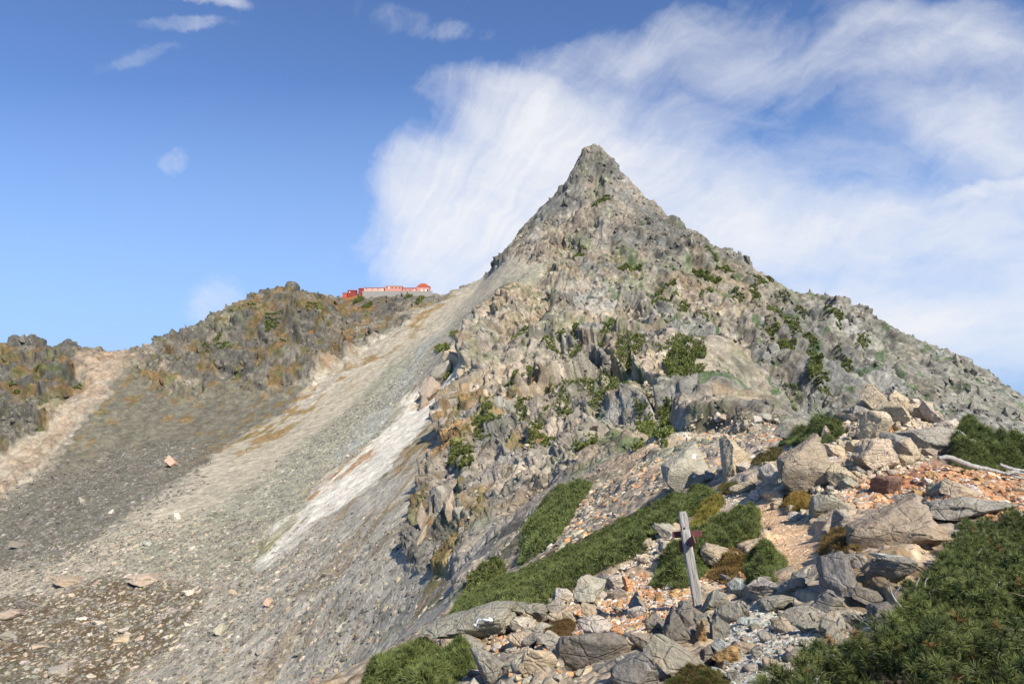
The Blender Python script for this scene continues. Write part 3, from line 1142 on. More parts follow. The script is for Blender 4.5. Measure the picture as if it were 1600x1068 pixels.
HERO = [
(1375,620,54,44,'tan',-20,'tan block at the very top of the rock pile'),
(1397,624,32,38,'tan',10,'narrow tan block beside the top of the rock pile'),
(1424,618,38,32,'pale',0,'pale angular rock at the right shoulder of the rock pile top'),
(1428,645,50,38,'tan',-15,'tan rock with a dark underside below the pale shoulder rock'),
(1393,646,44,38,'tan',20,'tan rock in the middle of the upper rock pile'),
(1346,648,52,30,'grey',-35,'slanting grey slab on the upper left edge of the rock pile'),
(1362,631,34,32,'tan',-30,'tilted tan rock on the left shoulder of the rock pile'),
(1453,650,22,46,'pale',15,'pale steep rib of rock right of the pile top'),
(1478,667,40,34,'pale',20,'pale rounded rock beside the upper right dwarf pines'),
(1447,690,88,48,'grey',22,'large smooth grey boulder leaning right in the rock pile'),
(1362,672,44,52,'tan',-10,'upright tan rock left of the orange faced rock'),
(1382,670,24,26,'orange',0,'orange faced rock in the middle of the rock pile'),
(1402,690,40,36,'slate',20,'blue grey rock left of the large leaning boulder'),
(1362,715,76,62,'tan',-25,'big tan boulder with a black hollow under it'),
(1418,712,64,42,'tan',25,'broad tan rock under the large leaning boulder'),
(1262,735,80,86,'pink2',10,'biggest tan boulder left of the rock pile'),
(1316,748,38,38,'tan',0,'tan boulder between the two biggest boulders'),
(1292,790,70,46,'green',-8,'rounded lichen covered boulder overhanging the gravel path'),
(1250,676,66,36,'grey',-8,'layered grey rock behind the biggest tan boulder'),
(1212,742,36,34,'pale',5,'pale squared boulder left of the biggest tan boulder'),
(1211,774,34,24,'tan',10,'low tan boulder at the upper end of the gravel path'),
(1302,705,36,26,'tan',10,'small tan rock on the shoulder between path and rock pile'),
(1382,764,44,36,'red',5,'rust brown rock at the foot of the rock pile'),
(1468,765,30,34,'green',-30,'small leaning greenish rock on the orange soil'),
(1500,768,50,34,'tan',0,'tan rock with pale top on the orange soil'),
(1485,797,140,36,'grey',4,'long flat grey slab beside the near dwarf pines'),
(1424,786,44,28,'grey',-25,'pointed grey rock at the left end of the flat slab'),
(1393,832,130,70,'pink2',14,'large grey brown slab above the dark rock step'),
(1322,652,14,10,'pale',0,'small white stone on the ridge beside the far dwarf pines'),
(1236,797,24,20,'tan',20,'small tan boulder at the edge of the gravel path'),
(1243,809,22,15,'pale',-10,'pale stone lying on the gravel path edge'),
(1318,912,60,76,'slate',-15,'dark folded rock face right of the path'),
(1342,875,52,34,'grey',10,'grey lichen spotted rock on top of the dark rock face'),
(1391,873,56,15,'blue',4,'thin blue grey slab under the large grey brown slab'),
(1392,897,64,36,'slate',5,'fissured slate rock beside the near dwarf pines'),
(1296,950,54,44,'slate',12,'dark square block at the foot of the rock step'),
(1367,934,56,26,'dark',0,'dark ledge rock touching the near dwarf pines'),
(1376,955,52,26,'dark',0,'lowest dark ledge rock by the near dwarf pines'),
(1251,914,50,26,'slate',10,'dark smooth rock at the lower edge of the path'),
(1220,903,54,20,'pink2',14,'flat brown slab at the lower edge of the path'),
(1196,920,46,20,'grey',12,'grey layered slab right of the post'),
(1212,942,70,26,'grey',12,'wide grey layered slab below the path'),
(1262,962,70,20,'grey',5,'flat grey slab in front of the dark square block'),
(1228,981,36,24,'pink2',0,'squarish brown grey stone among the grey shards'),
(1276,981,56,22,'grey',4,'low grey rock touching the near pine branches'),
(1430,842,34,28,'blue',15,'blue grey rock at the edge of the near dwarf pines'),
(1312,822,24,46,'grey',-5,'upright fluted rock above the path'),
(1328,968,44,20,'grey',0,'half hidden grey rock under the near dwarf pines'),
(1089,963,28,24,'dark',0,'dark rock wedged against the foot of the post'),
(1068,952,24,30,'slate',-25,'grey rock left of the foot of the post'),
(1076,976,30,30,'dark',35,'brown grey rock leaning below the post'),
(1058,990,34,48,'dark',30,'dark upright slab leaning left below the post'),
(1031,985,32,36,'dark',10,'dark squat rock beside the orange rubble'),
(1122,940,42,46,'grey',-30,'lichen spotted rock right of the foot of the post'),
(1107,930,24,26,'tan',0,'tan stone behind the lichen spotted rock'),
(1160,922,36,24,'blue',20,'blue grey rock right of the post'),
(1142,906,28,16,'slate',-20,'slate rock behind the post on the path side'),
(1162,908,24,17,'orange',-30,'orange brown stone beside the blue grey rock'),
(1188,914,34,18,'slate',25,'slanted slate slab above the layered slabs'),
(1150,958,46,34,'grey',-15,'grey slab with layered top right of the post'),
(1120,969,18,18,'grey',0,'small grey cobble right of the post foot'),
(1123,992,30,44,'slate',10,'dark slate slab standing beside the ochre block'),
(1100,992,18,34,'ochre',4,'upright ochre block below the post'),
(1097,971,24,16,'dark',0,'small dark wedge under the post rocks'),
(1082,996,24,24,'dark',-20,'dark wedge left of the ochre block'),
(1077,991,9,10,'pale',0,'round pale yellow pebble between the dark slabs'),
(1172,971,32,10,'blue',-3,'pale green flat stone among the grey shards'),
(1183,981,22,12,'pink2',20,'brown flat stone under the pale green one'),
(1226,978,10,9,'blue',0,'small pale shard beside the squarish stone'),
(1020,1012,70,32,'pink2',5,'grey brown boulder in front of the orange rubble'),
(980,1012,46,28,'pink2',0,'brown boulder between orange rubble and dark boulders'),
(996,1052,66,56,'slate',-10,'dark slate boulder at the bottom edge'),
(1062,1032,96,44,'grey',-18,'long grey lichened boulder at the bottom edge'),
(1105,1028,26,32,'dark',0,'dark end block beside the bottom shrub'),
(1144,1028,44,24,'ochre',5,'rust and blue stone beside the bottom shrub'),
(997,950,24,32,'grey',25,'grey slab standing in the orange rubble'),
(966,992,20,20,'orange',0,'orange block at the edge of the rubble'),
(880,932,42,34,'pale',-12,'pale square block beside the long pine hedge'),
(923,925,44,38,'green',0,'rounded pale green boulder beside the long pine hedge'),
(946,911,18,26,'slate',0,'slate stone next to the rounded pale green boulder'),
(966,909,32,38,'pale',5,'tall pale block among the orange rocks'),
(982,916,18,26,'orange',0,'orange stone beside the tall pale block'),
(918,1024,104,64,'dark',3,'big flat fronted dark boulder near the bottom edge'),
(882,966,48,22,'tan',-12,'long tan rock beside the brown moss'),
(926,956,30,28,'tan',10,'tan rock below the rounded pale green boulder'),
(829,979,16,11,'pale',-10,'small pale stone in the brown moss'),
(838,958,70,22,'grey',-14,'grey slab above the brown moss'),
(784,957,28,18,'tan',0,'tan rounded rock beside the painted slab'),
(807,958,22,13,'pale',0,'pale flat stone beside the long pine hedge'),
(738,1010,68,34,'grey',-25,'grey slab right of the lower left pine hedge'),
(849,988,26,22,'grey',0,'grey cracked rock below the brown moss'),
(938,981,56,30,'pale',5,'pale tan boulder above the big dark boulder'),
(777,1014,17,16,'pale',20,'small pale tan stone on the grey slabs'),
(1150,724,62,66,'tan',-20,'tan boulder with a black left side beside the trail'),
(1208,740,44,34,'tan',0,'tan blocky boulder above the short trail'),
(1166,762,46,20,'tan',0,'low tan rock with dark cracks beside the trail'),
(1186,776,24,18,'pale',0,'pale small boulder on the trail'),
(1213,790,24,15,'tan',10,'small tan stone at the top of the path'),
(1141,842,34,24,'tan',-25,'tan rock lying on the shrubs behind the post'),
(1122,872,56,34,'tan',-30,'sloping tan rock beside the small dwarf pine'),
(1046,835,46,20,'grey',-25,'grey slab left of the top of the post'),
(1044,856,36,20,'pale',-30,'pale slab left of the post boards'),
(1162,837,22,13,'tan',10,'tan stone between the shrubs and the path'),
(975,1040,20,24,'grey',0,'small grey boulder left of the dark slate boulder'),
(700,1055,40,30,'tan',-20,'tan boulder touching the lower left pine hedge'),
(770,1048,74,40,'grey',-20,'grey fractured slab at the bottom edge'),
(838,1040,50,44,'tan',-10,'tan fractured boulder left of the big dark boulder'),
(820,1000,44,26,'tan',-15,'tan rock below the small brown moss patch'),
(870,1006,44,26,'grey',-20,'grey rock at the upper left of the big dark boulder'),
]
rr = random.Random(3)
for i, (px, py, w, h, col, lean, lab) in enumerate(HERO):
    if px == 1077:
        place_rock(px, py, w, h, col, lab, lean=lean, k=9, rng=rr, name='pebble', cat='stone')
    else:
        place_rock(px, py, w, h, col, lab, lean=-lean, k=i % 12, rng=rr, name='boulder')
# the large standing rock above the hedge, with trail paint
big = place_rock(1076, 740, 72, 74, 'green', 'large standing grey green rock with white trail paint above the hedge', lean=-12, k=3, rng=rr)
# and the painted slab at the lower left
slab = place_rock(762, 974, 170, 42, 'grey', 'grey slab with a white painted arrow beside the pine hedge', lean=-8, k=2, rng=rr, name='boulder')

# fillers: look-alikes of one kind and place share a label
FILL = [
 ('small tan boulder on the slope of the rock pile', 'loose boulders on the rock pile', 46, [(1200,760),(1240,660),(1330,640),(1470,640),(1500,700),(1400,740),(1330,790),(1230,800)], (14, 34), (12, 34), ['tan', 'tan', 'pale', 'grey', 'pink2']),
 ('small tan stone on the rocky shelf below the hedge', 'stones on the rocky shelf', 58, [(690,1068),(700,985),(830,955),(900,930),(960,900),(1000,940),(990,1000),(900,1068)], (5, 20), (10, 34), ['tan', 'pale', 'grey', 'grey', 'pink2']),
 ('small orange brown stone in the rubble left of the post', 'orange rubble stones', 50, [(940,940),(1000,895),(1070,905),(1075,945),(1010,1000),(950,1000)], (5, 20), (5, 15), ['orange', 'ochre', 'tan', 'pale', 'orange']),
 ('small orange stone on the orange soil beside the flat slab', 'stones on the orange soil', 26, [(1400,740),(1480,730),(1600,760),(1620,820),(1500,790),(1400,790)], (8, 24), (8, 26), ['orange', 'tan', 'pale', 'ochre']),
 ('small tan rock along the crest behind the hedge', 'rocks along the crest', 40, [(1000,770),(1090,650),(1230,650),(1220,700),(1130,760),(1120,745)], (24, 140), (8, 24), ['tan', 'tan', 'pale', 'grey', 'pink2']),
 ('small grey stone on the layered slabs right of the post', 'stones on the layered slabs', 26, [(1110,960),(1180,900),(1290,920),(1290,1000),(1180,1040),(1110,1060)], (4, 16), (6, 20), ['grey', 'blue', 'slate', 'pale']),
 ('small grey stone half under the corner pine thicket', 'stones at the rim of the corner thicket', 22, [(1120,1010),(1200,990),(1300,965),(1340,960),(1320,1010),(1220,1060),(1120,1068)], (4, 12), (10, 40), ['grey', 'slate', 'grey', 'pink2']),
 ('small pale stone in the strip between hedge and post', 'stones beside the hedge', 22, [(930,905),(1040,830),(1080,840),(1010,890),(960,925)], (8, 28), (7, 18), ['pale', 'tan']),
]
for gi, (lab, grp, n, poly, rg, szr, cols) in enumerate(FILL):
    g = random.Random(40 + gi)
    xs, ys = [p[0] for p in poly], [p[1] for p in poly]
    c = 0
    while c < n:
        px, py = g.uniform(min(xs), max(xs)), g.uniform(min(ys), max(ys))
        if not pip(np.array([px]), np.array([py]), poly)[0]:
            continue
        c += 1
        w = szr[0] + (szr[1] - szr[0]) * g.random() ** 2
        place_rock(px, py, w, w * g.uniform(.5, .95), g.choice(cols), lab, grp, lean=g.uniform(-40, 20), k=12 + g.randrange(10), rng=g, r0=rg[0], r1=rg[1], sink=.1, name='stone', cat='stone')


# ------------------------------------------------------------------ rubble: thousands of stones nobody could count
def stones_mesh(name, X, Y, S, C, m, seed=0, flat=.6, sub=1, sink=.15, link=True, kind='stuff', label=None):
    rng = np.random.default_rng(seed)
    n = len(X)
    V0, F0 = ICO[sub]
    base = []
    for k in range(16):
        V = V0 * 1.0
        r2 = np.random.default_rng(k + 70)
        V = V + r2.normal(0, .17, V.shape)
        for _ in range(5):
            nn = r2.normal(size=3)
            nn /= np.linalg.norm(nn)
            s = V @ nn - r2.uniform(.35, .7)
            V = V - np.where(s > 0, s, 0)[:, None] * nn
        base.append(V)
    base = np.array(base)[rng.integers(0, 16, n)]
    sc = S[:, None] * np.stack([rng.uniform(.7, 1.3, n), rng.uniform(.6, 1.1, n), flat * rng.uniform(.6, 1.3, n)], 1)
    base = base * sc[:, None, :]
    a = rng.uniform(0, 2 * math.pi, n)
    ca, sa = np.cos(a)[:, None], np.sin(a)[:, None]
    x = base[..., 0] * ca - base[..., 1] * sa
    y = base[..., 0] * sa + base[..., 1] * ca
    z = base[..., 2]
    N = surf_n(X, Y)
    N = N * .8 + rng.normal(0, .25, N.shape)
    N[:, 2] = np.abs(N[:, 2])
    N /= np.linalg.norm(N, axis=1, keepdims=True)
    t = np.cross(np.array([0., 1, 0]), N)
    t /= np.linalg.norm(t, axis=1, keepdims=True)
    bt = np.cross(N, t)
    P = x[..., None] * t[:, None] + y[..., None] * bt[:, None] + z[..., None] * N[:, None]
    Z = surf_z(X, Y) - S * sink
    P += np.stack([X, Y, Z], 1)[:, None]
    nv = V0.shape[0]
    F = (F0[None] + (np.arange(n) * nv)[:, None, None]).reshape(-1, 3)
    o = new_mesh(name, P.reshape(-1, 3), F, [m], False)
    vcol(o.data, 'rock', np.repeat(C, nv, axis=0))
    tag(o, label, None, None, kind)
    return o


M_RUB = stone_material('rubble stone', crack=.3, fine=6, bump=.5, big=4)
for _n in M_RUB.node_tree.nodes:
    if _n.type == 'BUMP':
        _n.inputs['Distance'].default_value = .02


def palette(n, cols, seed, var=.25):
    rng = np.random.default_rng(seed)
    A = np.array([RC[c] for c in cols])[rng.integers(0, len(cols), n)]
    return A * rng.uniform(1 - var, 1 + var, (n, 1)) * rng.uniform(.94, 1.06, (n, 3))


def powerlaw(n, a, b_, seed, p=2.2):
    u = np.random.default_rng(seed).random(n)
    return a + (b_ - a) * u ** (p * 2)


def rubble(name, poly, n, rg, smin, smax, cols, seed, flat=.6, p=2.0):
    X, Y, D, A = in_poly(poly, n, rg[0], rg[1], 0, seed)
    S = powerlaw(len(X), smin, smax, seed, p)
    keep = D > np.random.default_rng(seed).random(len(X)) * .02 * rg[0]
    X, Y, S = X[keep], Y[keep], S[keep]
    return stones_mesh(name, X, Y, S, palette(len(X), cols, seed), M_RUB, seed, flat)


rubble('rubble', [(915,955),(1000,893),(1165,893),(1140,930),(1060,960),(1005,1005),(940,1005),(890,990)], 9000, (5, 24), .012, .10, ['orange', 'tan', 'ochre', 'pale', 'pale', 'orange'], 1)
rubble('gravel', [(1172,772),(1222,785),(1300,848),(1300,892),(1235,918),(1135,912),(1185,872),(1200,835),(1165,800)], 7500, (8, 30), .006, .045, ['tan', 'pale', 'orange', 'pale'], 2, .5, 2.6)
rubble('rubble', [(1110,955),(1180,945),(1290,975),(1270,1010),(1215,1030),(1200,1090),(1100,1090),(1130,1020)], 7000, (4, 14), .008, .07, ['blue', 'grey', 'pale', 'pale', 'blue'], 3, .35)
rubble('rubble', [(1180,1090),(1180,1000),(1330,950),(1400,940),(1330,1000),(1300,1090)], 3500, (3, 12), .01, .06, ['grey', 'slate', 'tan', 'grey'], 10, .5)
rubble('rubble', [(1330,760),(1400,715),(1480,725),(1640,750),(1660,840),(1480,800),(1350,800),(1290,780)], 6000, (9, 28), .012, .13, ['orange', 'tan', 'pale', 'red', 'orange'], 4)
rubble('rubble', [(690,1080),(690,975),(830,950),(940,900),(1000,940),(960,1010),(900,1080)], 8000, (5, 22), .012, .14, ['tan', 'grey', 'pale', 'tan', 'orange'], 5)
rubble('rubble', [(1200,790),(1240,660),(1330,640),(1470,640),(1500,700),(1400,760),(1330,800),(1260,830)], 7000, (13, 34), .02, .22, ['tan', 'pale', 'grey', 'tan'], 6)
rubble('rubble', [(900,930),(1040,820),(1080,830),(1010,890),(950,930)], 2500, (8, 30), .015, .11, ['pale', 'tan'], 7)
rubble('rubble', [(820,900),(900,770),(1000,700),(1090,640),(1240,650),(1240,700),(1120,750),(1000,790),(880,860)], 9000, (24, 160), .05, .5, ['tan', 'pale', 'tan', 'grey', 'orange'], 8)
rubble('rubble', [(1060,830),(1120,755),(1200,750),(1200,800),(1150,790)], 3500, (14, 45), .02, .10, ['pale', 'tan', 'grey'], 9)

# ------------------------------------------------------------------ dwarf pines
def pine_material(name='pine needles', fineness=1.0):
    m, b, bs = mat(name, .55)
    a = b.node('ShaderNodeAttribute', attribute_name='leaf').outputs['Color']
    n = b.noise(b.node('ShaderNodeNewGeometry').outputs['Position'], 1.1, 4, .6)
    f = b.math('ADD', b.math('MULTIPLY', b.ramp(n, .3, .7, False), .5), .72)
    c = b.mix(1.0, a, b.node('ShaderNodeCombineXYZ', {0: f, 1: f, 2: f}).outputs[0], 'MULTIPLY')
    b.put(bs.inputs[0], c)
    tr = b.node('ShaderNodeBsdfTranslucent', {0: c})
    ms = b.node('ShaderNodeMixShader', {0: .22, 1: bs.outputs[0], 2: tr.outputs[0]})
    out = [x for x in b.N if x.type == 'OUTPUT_MATERIAL'][0]
    b.L.new(ms.outputs[0], out.inputs[0])
    return m


M_PINE = pine_material()
M_BARK, _b, _bs = mat('weathered wood', .8)
_p = _b.node('ShaderNodeTexCoord').outputs['Object']
_mp = _b.node('ShaderNodeMapping', {0: _p})
_mp.inputs[3].default_value = (60, 60, 3)
_n = _b.noise(_mp.outputs[0], 1.0, 6, .7)
_n2 = _b.noise(_p, 3.0, 5, .6)
_cm = _b.mix(_b.ramp(_n, .35, .7), (.14, .13, .125), (.47, .445, .40))
_cm = _b.mix(_b.math('MULTIPLY', _b.ramp(_n2, .5, .7),   .35), _cm, (.30, .25, .20))
_b.put(_bs.inputs[0], _cm)
_b.put(_bs.inputs['Normal'], _b.node('ShaderNodeBump', {'Height': _n, 'Strength': .7, 'Distance': .012}).outputs[0])
M_TWIG, _b, _bs = mat('pine twig', .9)
_bs.inputs[0].default_value = (.27, .22, .17, 1)


def tuft_mesh(k, needles, length, width, spread, seed):
    """one shoot: needles fanning from a short upright twig; returns (nv,3) verts, faces and 0..1 tip weights"""
    rng = np.random.default_rng(seed)
    V, F, Wt = [], [], []
    for i in range(needles):
        t = rng.random()
        base = np.array([0, 0, -.35 + t * .45]) * length
        az = rng.uniform(0, 2 * math.pi)
        el = math.radians(spread[0] + (spread[1] - spread[0]) * rng.random() ** 1.3 + 25 * (t - .5))
        d = np.array([math.cos(az) * math.cos(el), math.sin(az) * math.cos(el), math.sin(el)])
        s = np.cross(d, rng.normal(size=3))
        s /= np.linalg.norm(s)
        w = width * .5
        L_ = length * rng.uniform(.75, 1.15)
        n0 = len(V)
        V += [base - s * w, base + s * w, base + d * L_]
        F.append((n0, n0 + 1, n0 + 2))
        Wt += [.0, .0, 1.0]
    return np.array(V), np.array(F), np.array(Wt)


def scatter_tufts(name, P, Nrm, size, leaf, tmpls, parent, seed=0):
    rng = np.random.default_rng(seed)
    n = len(P)
    Vs = np.array([t[0] for t in tmpls])[rng.integers(0, len(tmpls), n)]
    F0 = tmpls[0][1]
    Wt = tmpls[0][2]
    nv = Vs.shape[1]
    Vs = Vs * size[:, None, None]
    a = rng.uniform(0, 2 * math.pi, n)
    ca, sa = np.cos(a)[:, None], np.sin(a)[:, None]
    x = Vs[..., 0] * ca - Vs[..., 1] * sa
    y = Vs[..., 0] * sa + Vs[..., 1] * ca
    z = Vs[..., 2]
    t = np.cross(np.array([0., 1, 0]), Nrm)
    t /= np.linalg.norm(t, axis=1, keepdims=True) + 1e-6
    bt = np.cross(Nrm, t)
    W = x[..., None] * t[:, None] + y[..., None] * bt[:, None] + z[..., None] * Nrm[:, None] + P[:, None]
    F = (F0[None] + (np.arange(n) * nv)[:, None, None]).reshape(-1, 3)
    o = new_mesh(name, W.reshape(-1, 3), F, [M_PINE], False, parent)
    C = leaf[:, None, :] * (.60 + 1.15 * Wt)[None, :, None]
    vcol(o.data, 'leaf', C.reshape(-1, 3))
    return o


def tube(pts, radii, seg=7):
    """a smooth bent stick through pts"""
    pts = [Vector(p) for p in pts]
    V, F = [], []
    n = len(pts)
    for i, p in enumerate(pts):
        d = (pts[min(i + 1, n - 1)] - pts[max(i - 1, 0)]).normalized()
        a = d.cross(Vector((0.3, .2, 1))).normalized()
        b_ = d.cross(a)
        for k in range(seg):
            t = 2 * math.pi * k / seg
            V.append(p + (a * math.cos(t) + b_ * math.sin(t)) * radii[i])
    for i in range(n - 1):
        for k in range(seg):
            k2 = (k + 1) % seg
            F.append((i * seg + k, i * seg + k2, (i + 1) * seg + k2, (i + 1) * seg + k))
    base = len(V)
    V += [pts[0], pts[-1]]
    for k in range(seg):
        k2 = (k + 1) % seg
        F.append((base, k2, k, k))
        F.append((base + 1, (n - 1) * seg + k, (n - 1) * seg + k2, (n - 1) * seg + k2))
    return V, F


def tubes_obj(name, tubes, m, parent=None, loc=None):
    bm = bmesh.new()
    for V, F in tubes:
        vs = [bm.verts.new(v) for v in V]
        for f in F:
            f = list(dict.fromkeys(f))
            try:
                fc = bm.faces.new([vs[i] for i in f])
                fc.smooth = True
            except ValueError:
                pass
    bmesh.ops.recalc_face_normals(bm, faces=bm.faces)
    me = bpy.data.meshes.new(name)
    bm.to_mesh(me)
    bm.free()
    me.materials.append(m)
    return link_obj(name, me, parent, loc)


GREENS = np.array([[.108, .132, .038], [.082, .106, .031], [.140, .155, .048], [.058, .080, .026]])
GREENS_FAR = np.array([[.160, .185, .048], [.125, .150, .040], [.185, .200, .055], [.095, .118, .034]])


def bush(label, poly, n, rg, H, tuft, needles, width, spread=(-5, 80), seed=0, edge=.5, greens=GREENS, group=None, layers=(1, .82, .6), lump=.55, twigs=10, dead=0, name='dwarf_pine'):
    X, Y, D, A = in_poly(poly, n, rg[0], rg[1], H * .8, seed)
    rng = np.random.default_rng(seed + 5)
    if len(X) < 5:
        print('EMPTY BUSH', label)
        return None
    z0 = surf_z(X, Y)
    Q = np.stack([X, Y, X * 0], 1)
    big = fbm(Q, lump * 2.6, 2, 400 + seed)
    # crowns of single shoots: domes around scattered centres
    nc = int(max(6, min(900, A / (lump * lump) * 1.1)))
    Cn = np.stack([rng.uniform(X.min(), X.max(), nc * 2), rng.uniform(Y.min(), Y.max(), nc * 2)], 1)
    dmin = np.full(len(X), 1e9)
    ci = np.zeros(len(X), int)
    for k in range(len(Cn)):
        dk = (X - Cn[k, 0]) ** 2 + (Y - Cn[k, 1]) ** 2
        mm = dk < dmin
        dmin[mm] = dk[mm]
        ci[mm] = k
    dome = 1 - np.clip(dmin / (lump * .72) ** 2, 0, 1)
    sm = dome * 1.5 - .8 + rng.uniform(-.35, .35, len(Cn))[ci]
    e = sstep(D, -edge * .15, edge)
    h = H * e * (.70 + .24 * big + .42 * sm)
    h = np.maximum(h, tuft * .5)
    lay = rng.choice(np.array(layers), len(X), p=np.array([.6, .25, .15][:len(layers)]) / sum([.6, .25, .15][:len(layers)]))
    hh = h * lay
    P = np.stack([X, Y, z0 + hh], 1)
    # outward lean near the rim and on lumps, from the slope of the canopy
    outv = np.stack([X - Cn[ci, 0], Y - Cn[ci, 1], X * 0], 1) / (lump * .6)
    N = outv * .9 + np.array([0, 0, 1.0]) + surf_n(X, Y) * .3 + rng.normal(0, .22, (len(X), 3))
    N /= np.linalg.norm(N, axis=1, keepdims=True)
    c = (X.mean(), Y.mean())
    root = thing(name, label, 'dwarf pine' if name == 'dwarf_pine' else 'shrub', (c[0], c[1], float(surf_z(*c)[0])), 0, group)
    bpy.context.view_layer.update()
    leaf = greens[rng.integers(0, len(greens), len(X))] * rng.uniform(.75, 1.3, (len(X), 1))
    if dead:
        m = rng.random(len(X)) < dead
        leaf[m] = np.array([.22, .11, .035]) * rng.uniform(.6, 1.2, (m.sum(), 1))
    tm = [tuft_mesh(k, needles, 1.0, width / tuft, spread, 30 + k) for k in range(8)]
    off = np.array(root.location)
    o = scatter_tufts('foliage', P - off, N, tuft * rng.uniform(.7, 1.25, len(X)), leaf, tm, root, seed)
    if twigs:
        tb = []
        for k in range(twigs):
            i = rng.integers(0, len(X))
            p0 = np.array([X[i] + rng.uniform(-.4, .4) * edge, Y[i] + rng.uniform(-.4, .4) * edge, z0[i] - .05]) - off
            p1 = P[i] - off
            mid = (p0 + p1) / 2 + rng.normal(0, .08 * H, 3)
            end = p1 + np.array([rng.normal(0, .12), rng.normal(0, .12), .06]) * H
            tb.append(tube([p0, mid, p1, end], [tuft * .24, tuft * .17, tuft * .11, tuft * .03], 5))
        for t_ in tb:
            tubes_obj('branch', [t_], M_TWIG, root)
    return root


bush('broad dark green dwarf pine thicket filling the lower right corner', [(1130,1085),(1165,1040),(1230,1006),(1305,984),(1375,962),(1390,935),(1425,905),(1445,885),(1462,855),(1485,822),(1540,806),(1600,798),(1720,780),(2200,760),(2500,1180),(1200,1180)],
     27000, (2.4, 13.5), .50, .056, 44, .0044, (-5, 85), seed=1, edge=.14, lump=.22, twigs=60, dead=.015, layers=(1, .86, .66))
bush('dwarf pine bush behind the dead branches at the right edge of the ridge', [(1484,662),(1500,652),(1560,662),(1600,680),(1720,700),(1740,738),(1600,706),(1540,702),(1492,697),(1480,684)],
     9000, (14, 30), .7, .13, 20, .015, seed=2, edge=.3, lump=.45, twigs=24)
bush('long dwarf pine hedge running diagonally below the standing rock', [(692,962),(712,926),(775,902),(860,868),(960,815),(1040,775),(1110,750),(1120,758),(1092,780),(1050,802),(1010,836),(965,860),(920,880),(880,902),(835,925),(790,938),(740,955)],
     26000, (11, 60), .5, .15, 16, .019, seed=3, edge=.45, lump=.5, twigs=20)
bush('dwarf pine bush cut by the bottom edge of the photo at lower left', [(535,1080),(580,1033),(660,1000),(745,984),(742,1006),(715,1022),(702,1045),(690,1090)],
     11000, (9, 40), .5, .12, 18, .014, seed=4, edge=.3, lump=.35, twigs=12)
bush('dwarf pine bush directly behind the wooden post', [(1020,892),(1030,862),(1060,842),(1100,815),(1150,785),(1185,780),(1187,812),(1150,832),(1112,850),(1098,874),(1070,893)],
     6500, (9, 34), .38, .11, 20, .012, seed=5, edge=.25, lump=.33, twigs=12)
bush('small round dwarf pine at the left edge of the gravel path', [(1165,880),(1165,848),(1195,828),(1226,850),(1222,866),(1195,883)],
     2400, (9, 26), .40, .10, 22, .010, seed=6, edge=.25, lump=.28, twigs=10)
bush('low dwarf pines on the skyline of the ridge left of the rock pile', [(1218,675),(1240,660),(1290,645),(1318,650),(1312,664),(1262,670)],
     3500, (26, 60), .8, .2, 12, .02, seed=7, edge=.8, lump=.9, twigs=0)
bush('tiny dwarf pine on top of the layered rock', [(1280,680),(1285,664),(1305,666),(1306,680)], 900, (15, 40), .35, .12, 14, .01, seed=8, edge=.3, lump=.3, twigs=0)
bush('dark dwarf pine bank on the slope above the orange soil', [(812,866),(815,815),(840,785),(880,750),(926,741),(902,775),(882,805),(865,840),(836,866)],
     6500, (50, 160), 1.5, .45, 9, .07, seed=9, edge=1.6, lump=1.8, twigs=0)
bush('thin pine sprig growing from the grey shards at the bottom', [(1186,1040),(1184,1022),(1194,1014),(1200,1040)], 60, (4, 9), .28, .08, 40, .0032, seed=10, edge=.1, lump=.2, twigs=4)
# low heath and moss cushions
HEATH = np.array([[.075, .085, .02], [.10, .085, .025], [.11, .06, .03], [.06, .075, .02]])
RUST = np.array([[.17, .12, .035], [.13, .10, .03], [.20, .12, .04], [.11, .06, .03]])
bush('low olive heath cushion at the bottom edge below the post', [(1040,1085),(1048,1040),(1075,1030),(1110,1030),(1135,1045),(1145,1085)], 6000, (4, 10), .10, .03, 14, .004, seed=11, edge=.2, lump=.15, greens=HEATH, twigs=0, name='heath_cushion')
bush('brown heath patch between pale rocks below the long hedge', [(815,1000),(850,965),(905,955),(893,985),(865,1003)], 5000, (8, 24), .10, .05, 10, .008, seed=12, edge=.2, lump=.3, greens=HEATH * (1.1, .8, 1), twigs=0, name='heath_cushion')
bush('rusty heath patch beside the small round dwarf pine', [(1105,893),(1120,865),(1160,848),(1170,880),(1150,898)], 4500, (9, 26), .16, .06, 10, .008, seed=13, edge=.25, lump=.3, greens=RUST, twigs=0, name='heath_cushion')
bush('ochre grass clump on the right side of the gravel path', [(1280,855),(1290,830),(1330,820),(1340,850),(1310,870)], 3500, (8, 26), .16, .09, 8, .007, seed=14, edge=.2, lump=.2, greens=RUST, twigs=0, name='grass_clump')
bush('golden grass clump under the biggest tan boulder', [(1225,785),(1235,765),(1268,770),(1270,788),(1240,792)], 2200, (10, 30), .2, .12, 8, .01, seed=15, edge=.2, lump=.2, greens=RUST * (1.4, 1.4, 1), twigs=0, name='grass_clump')
bush('yellow green grass strip between hedge and trail', [(1080,815),(1095,785),(1125,765),(1130,778),(1105,800),(1085,830)], 3500, (14, 46), .25, .14, 8, .012, seed=16, edge=.3, lump=.3, greens=RUST * (1.0, 1.3, .8), twigs=0, name='grass_clump')
bush('dark olive cushion below the black sided tan boulder', [(1122,755),(1135,748),(1155,752),(1150,762),(1128,764)], 1500, (16, 50), .25, .1, 10, .012, seed=17, edge=.3, lump=.3, greens=HEATH, twigs=0, name='heath_cushion')
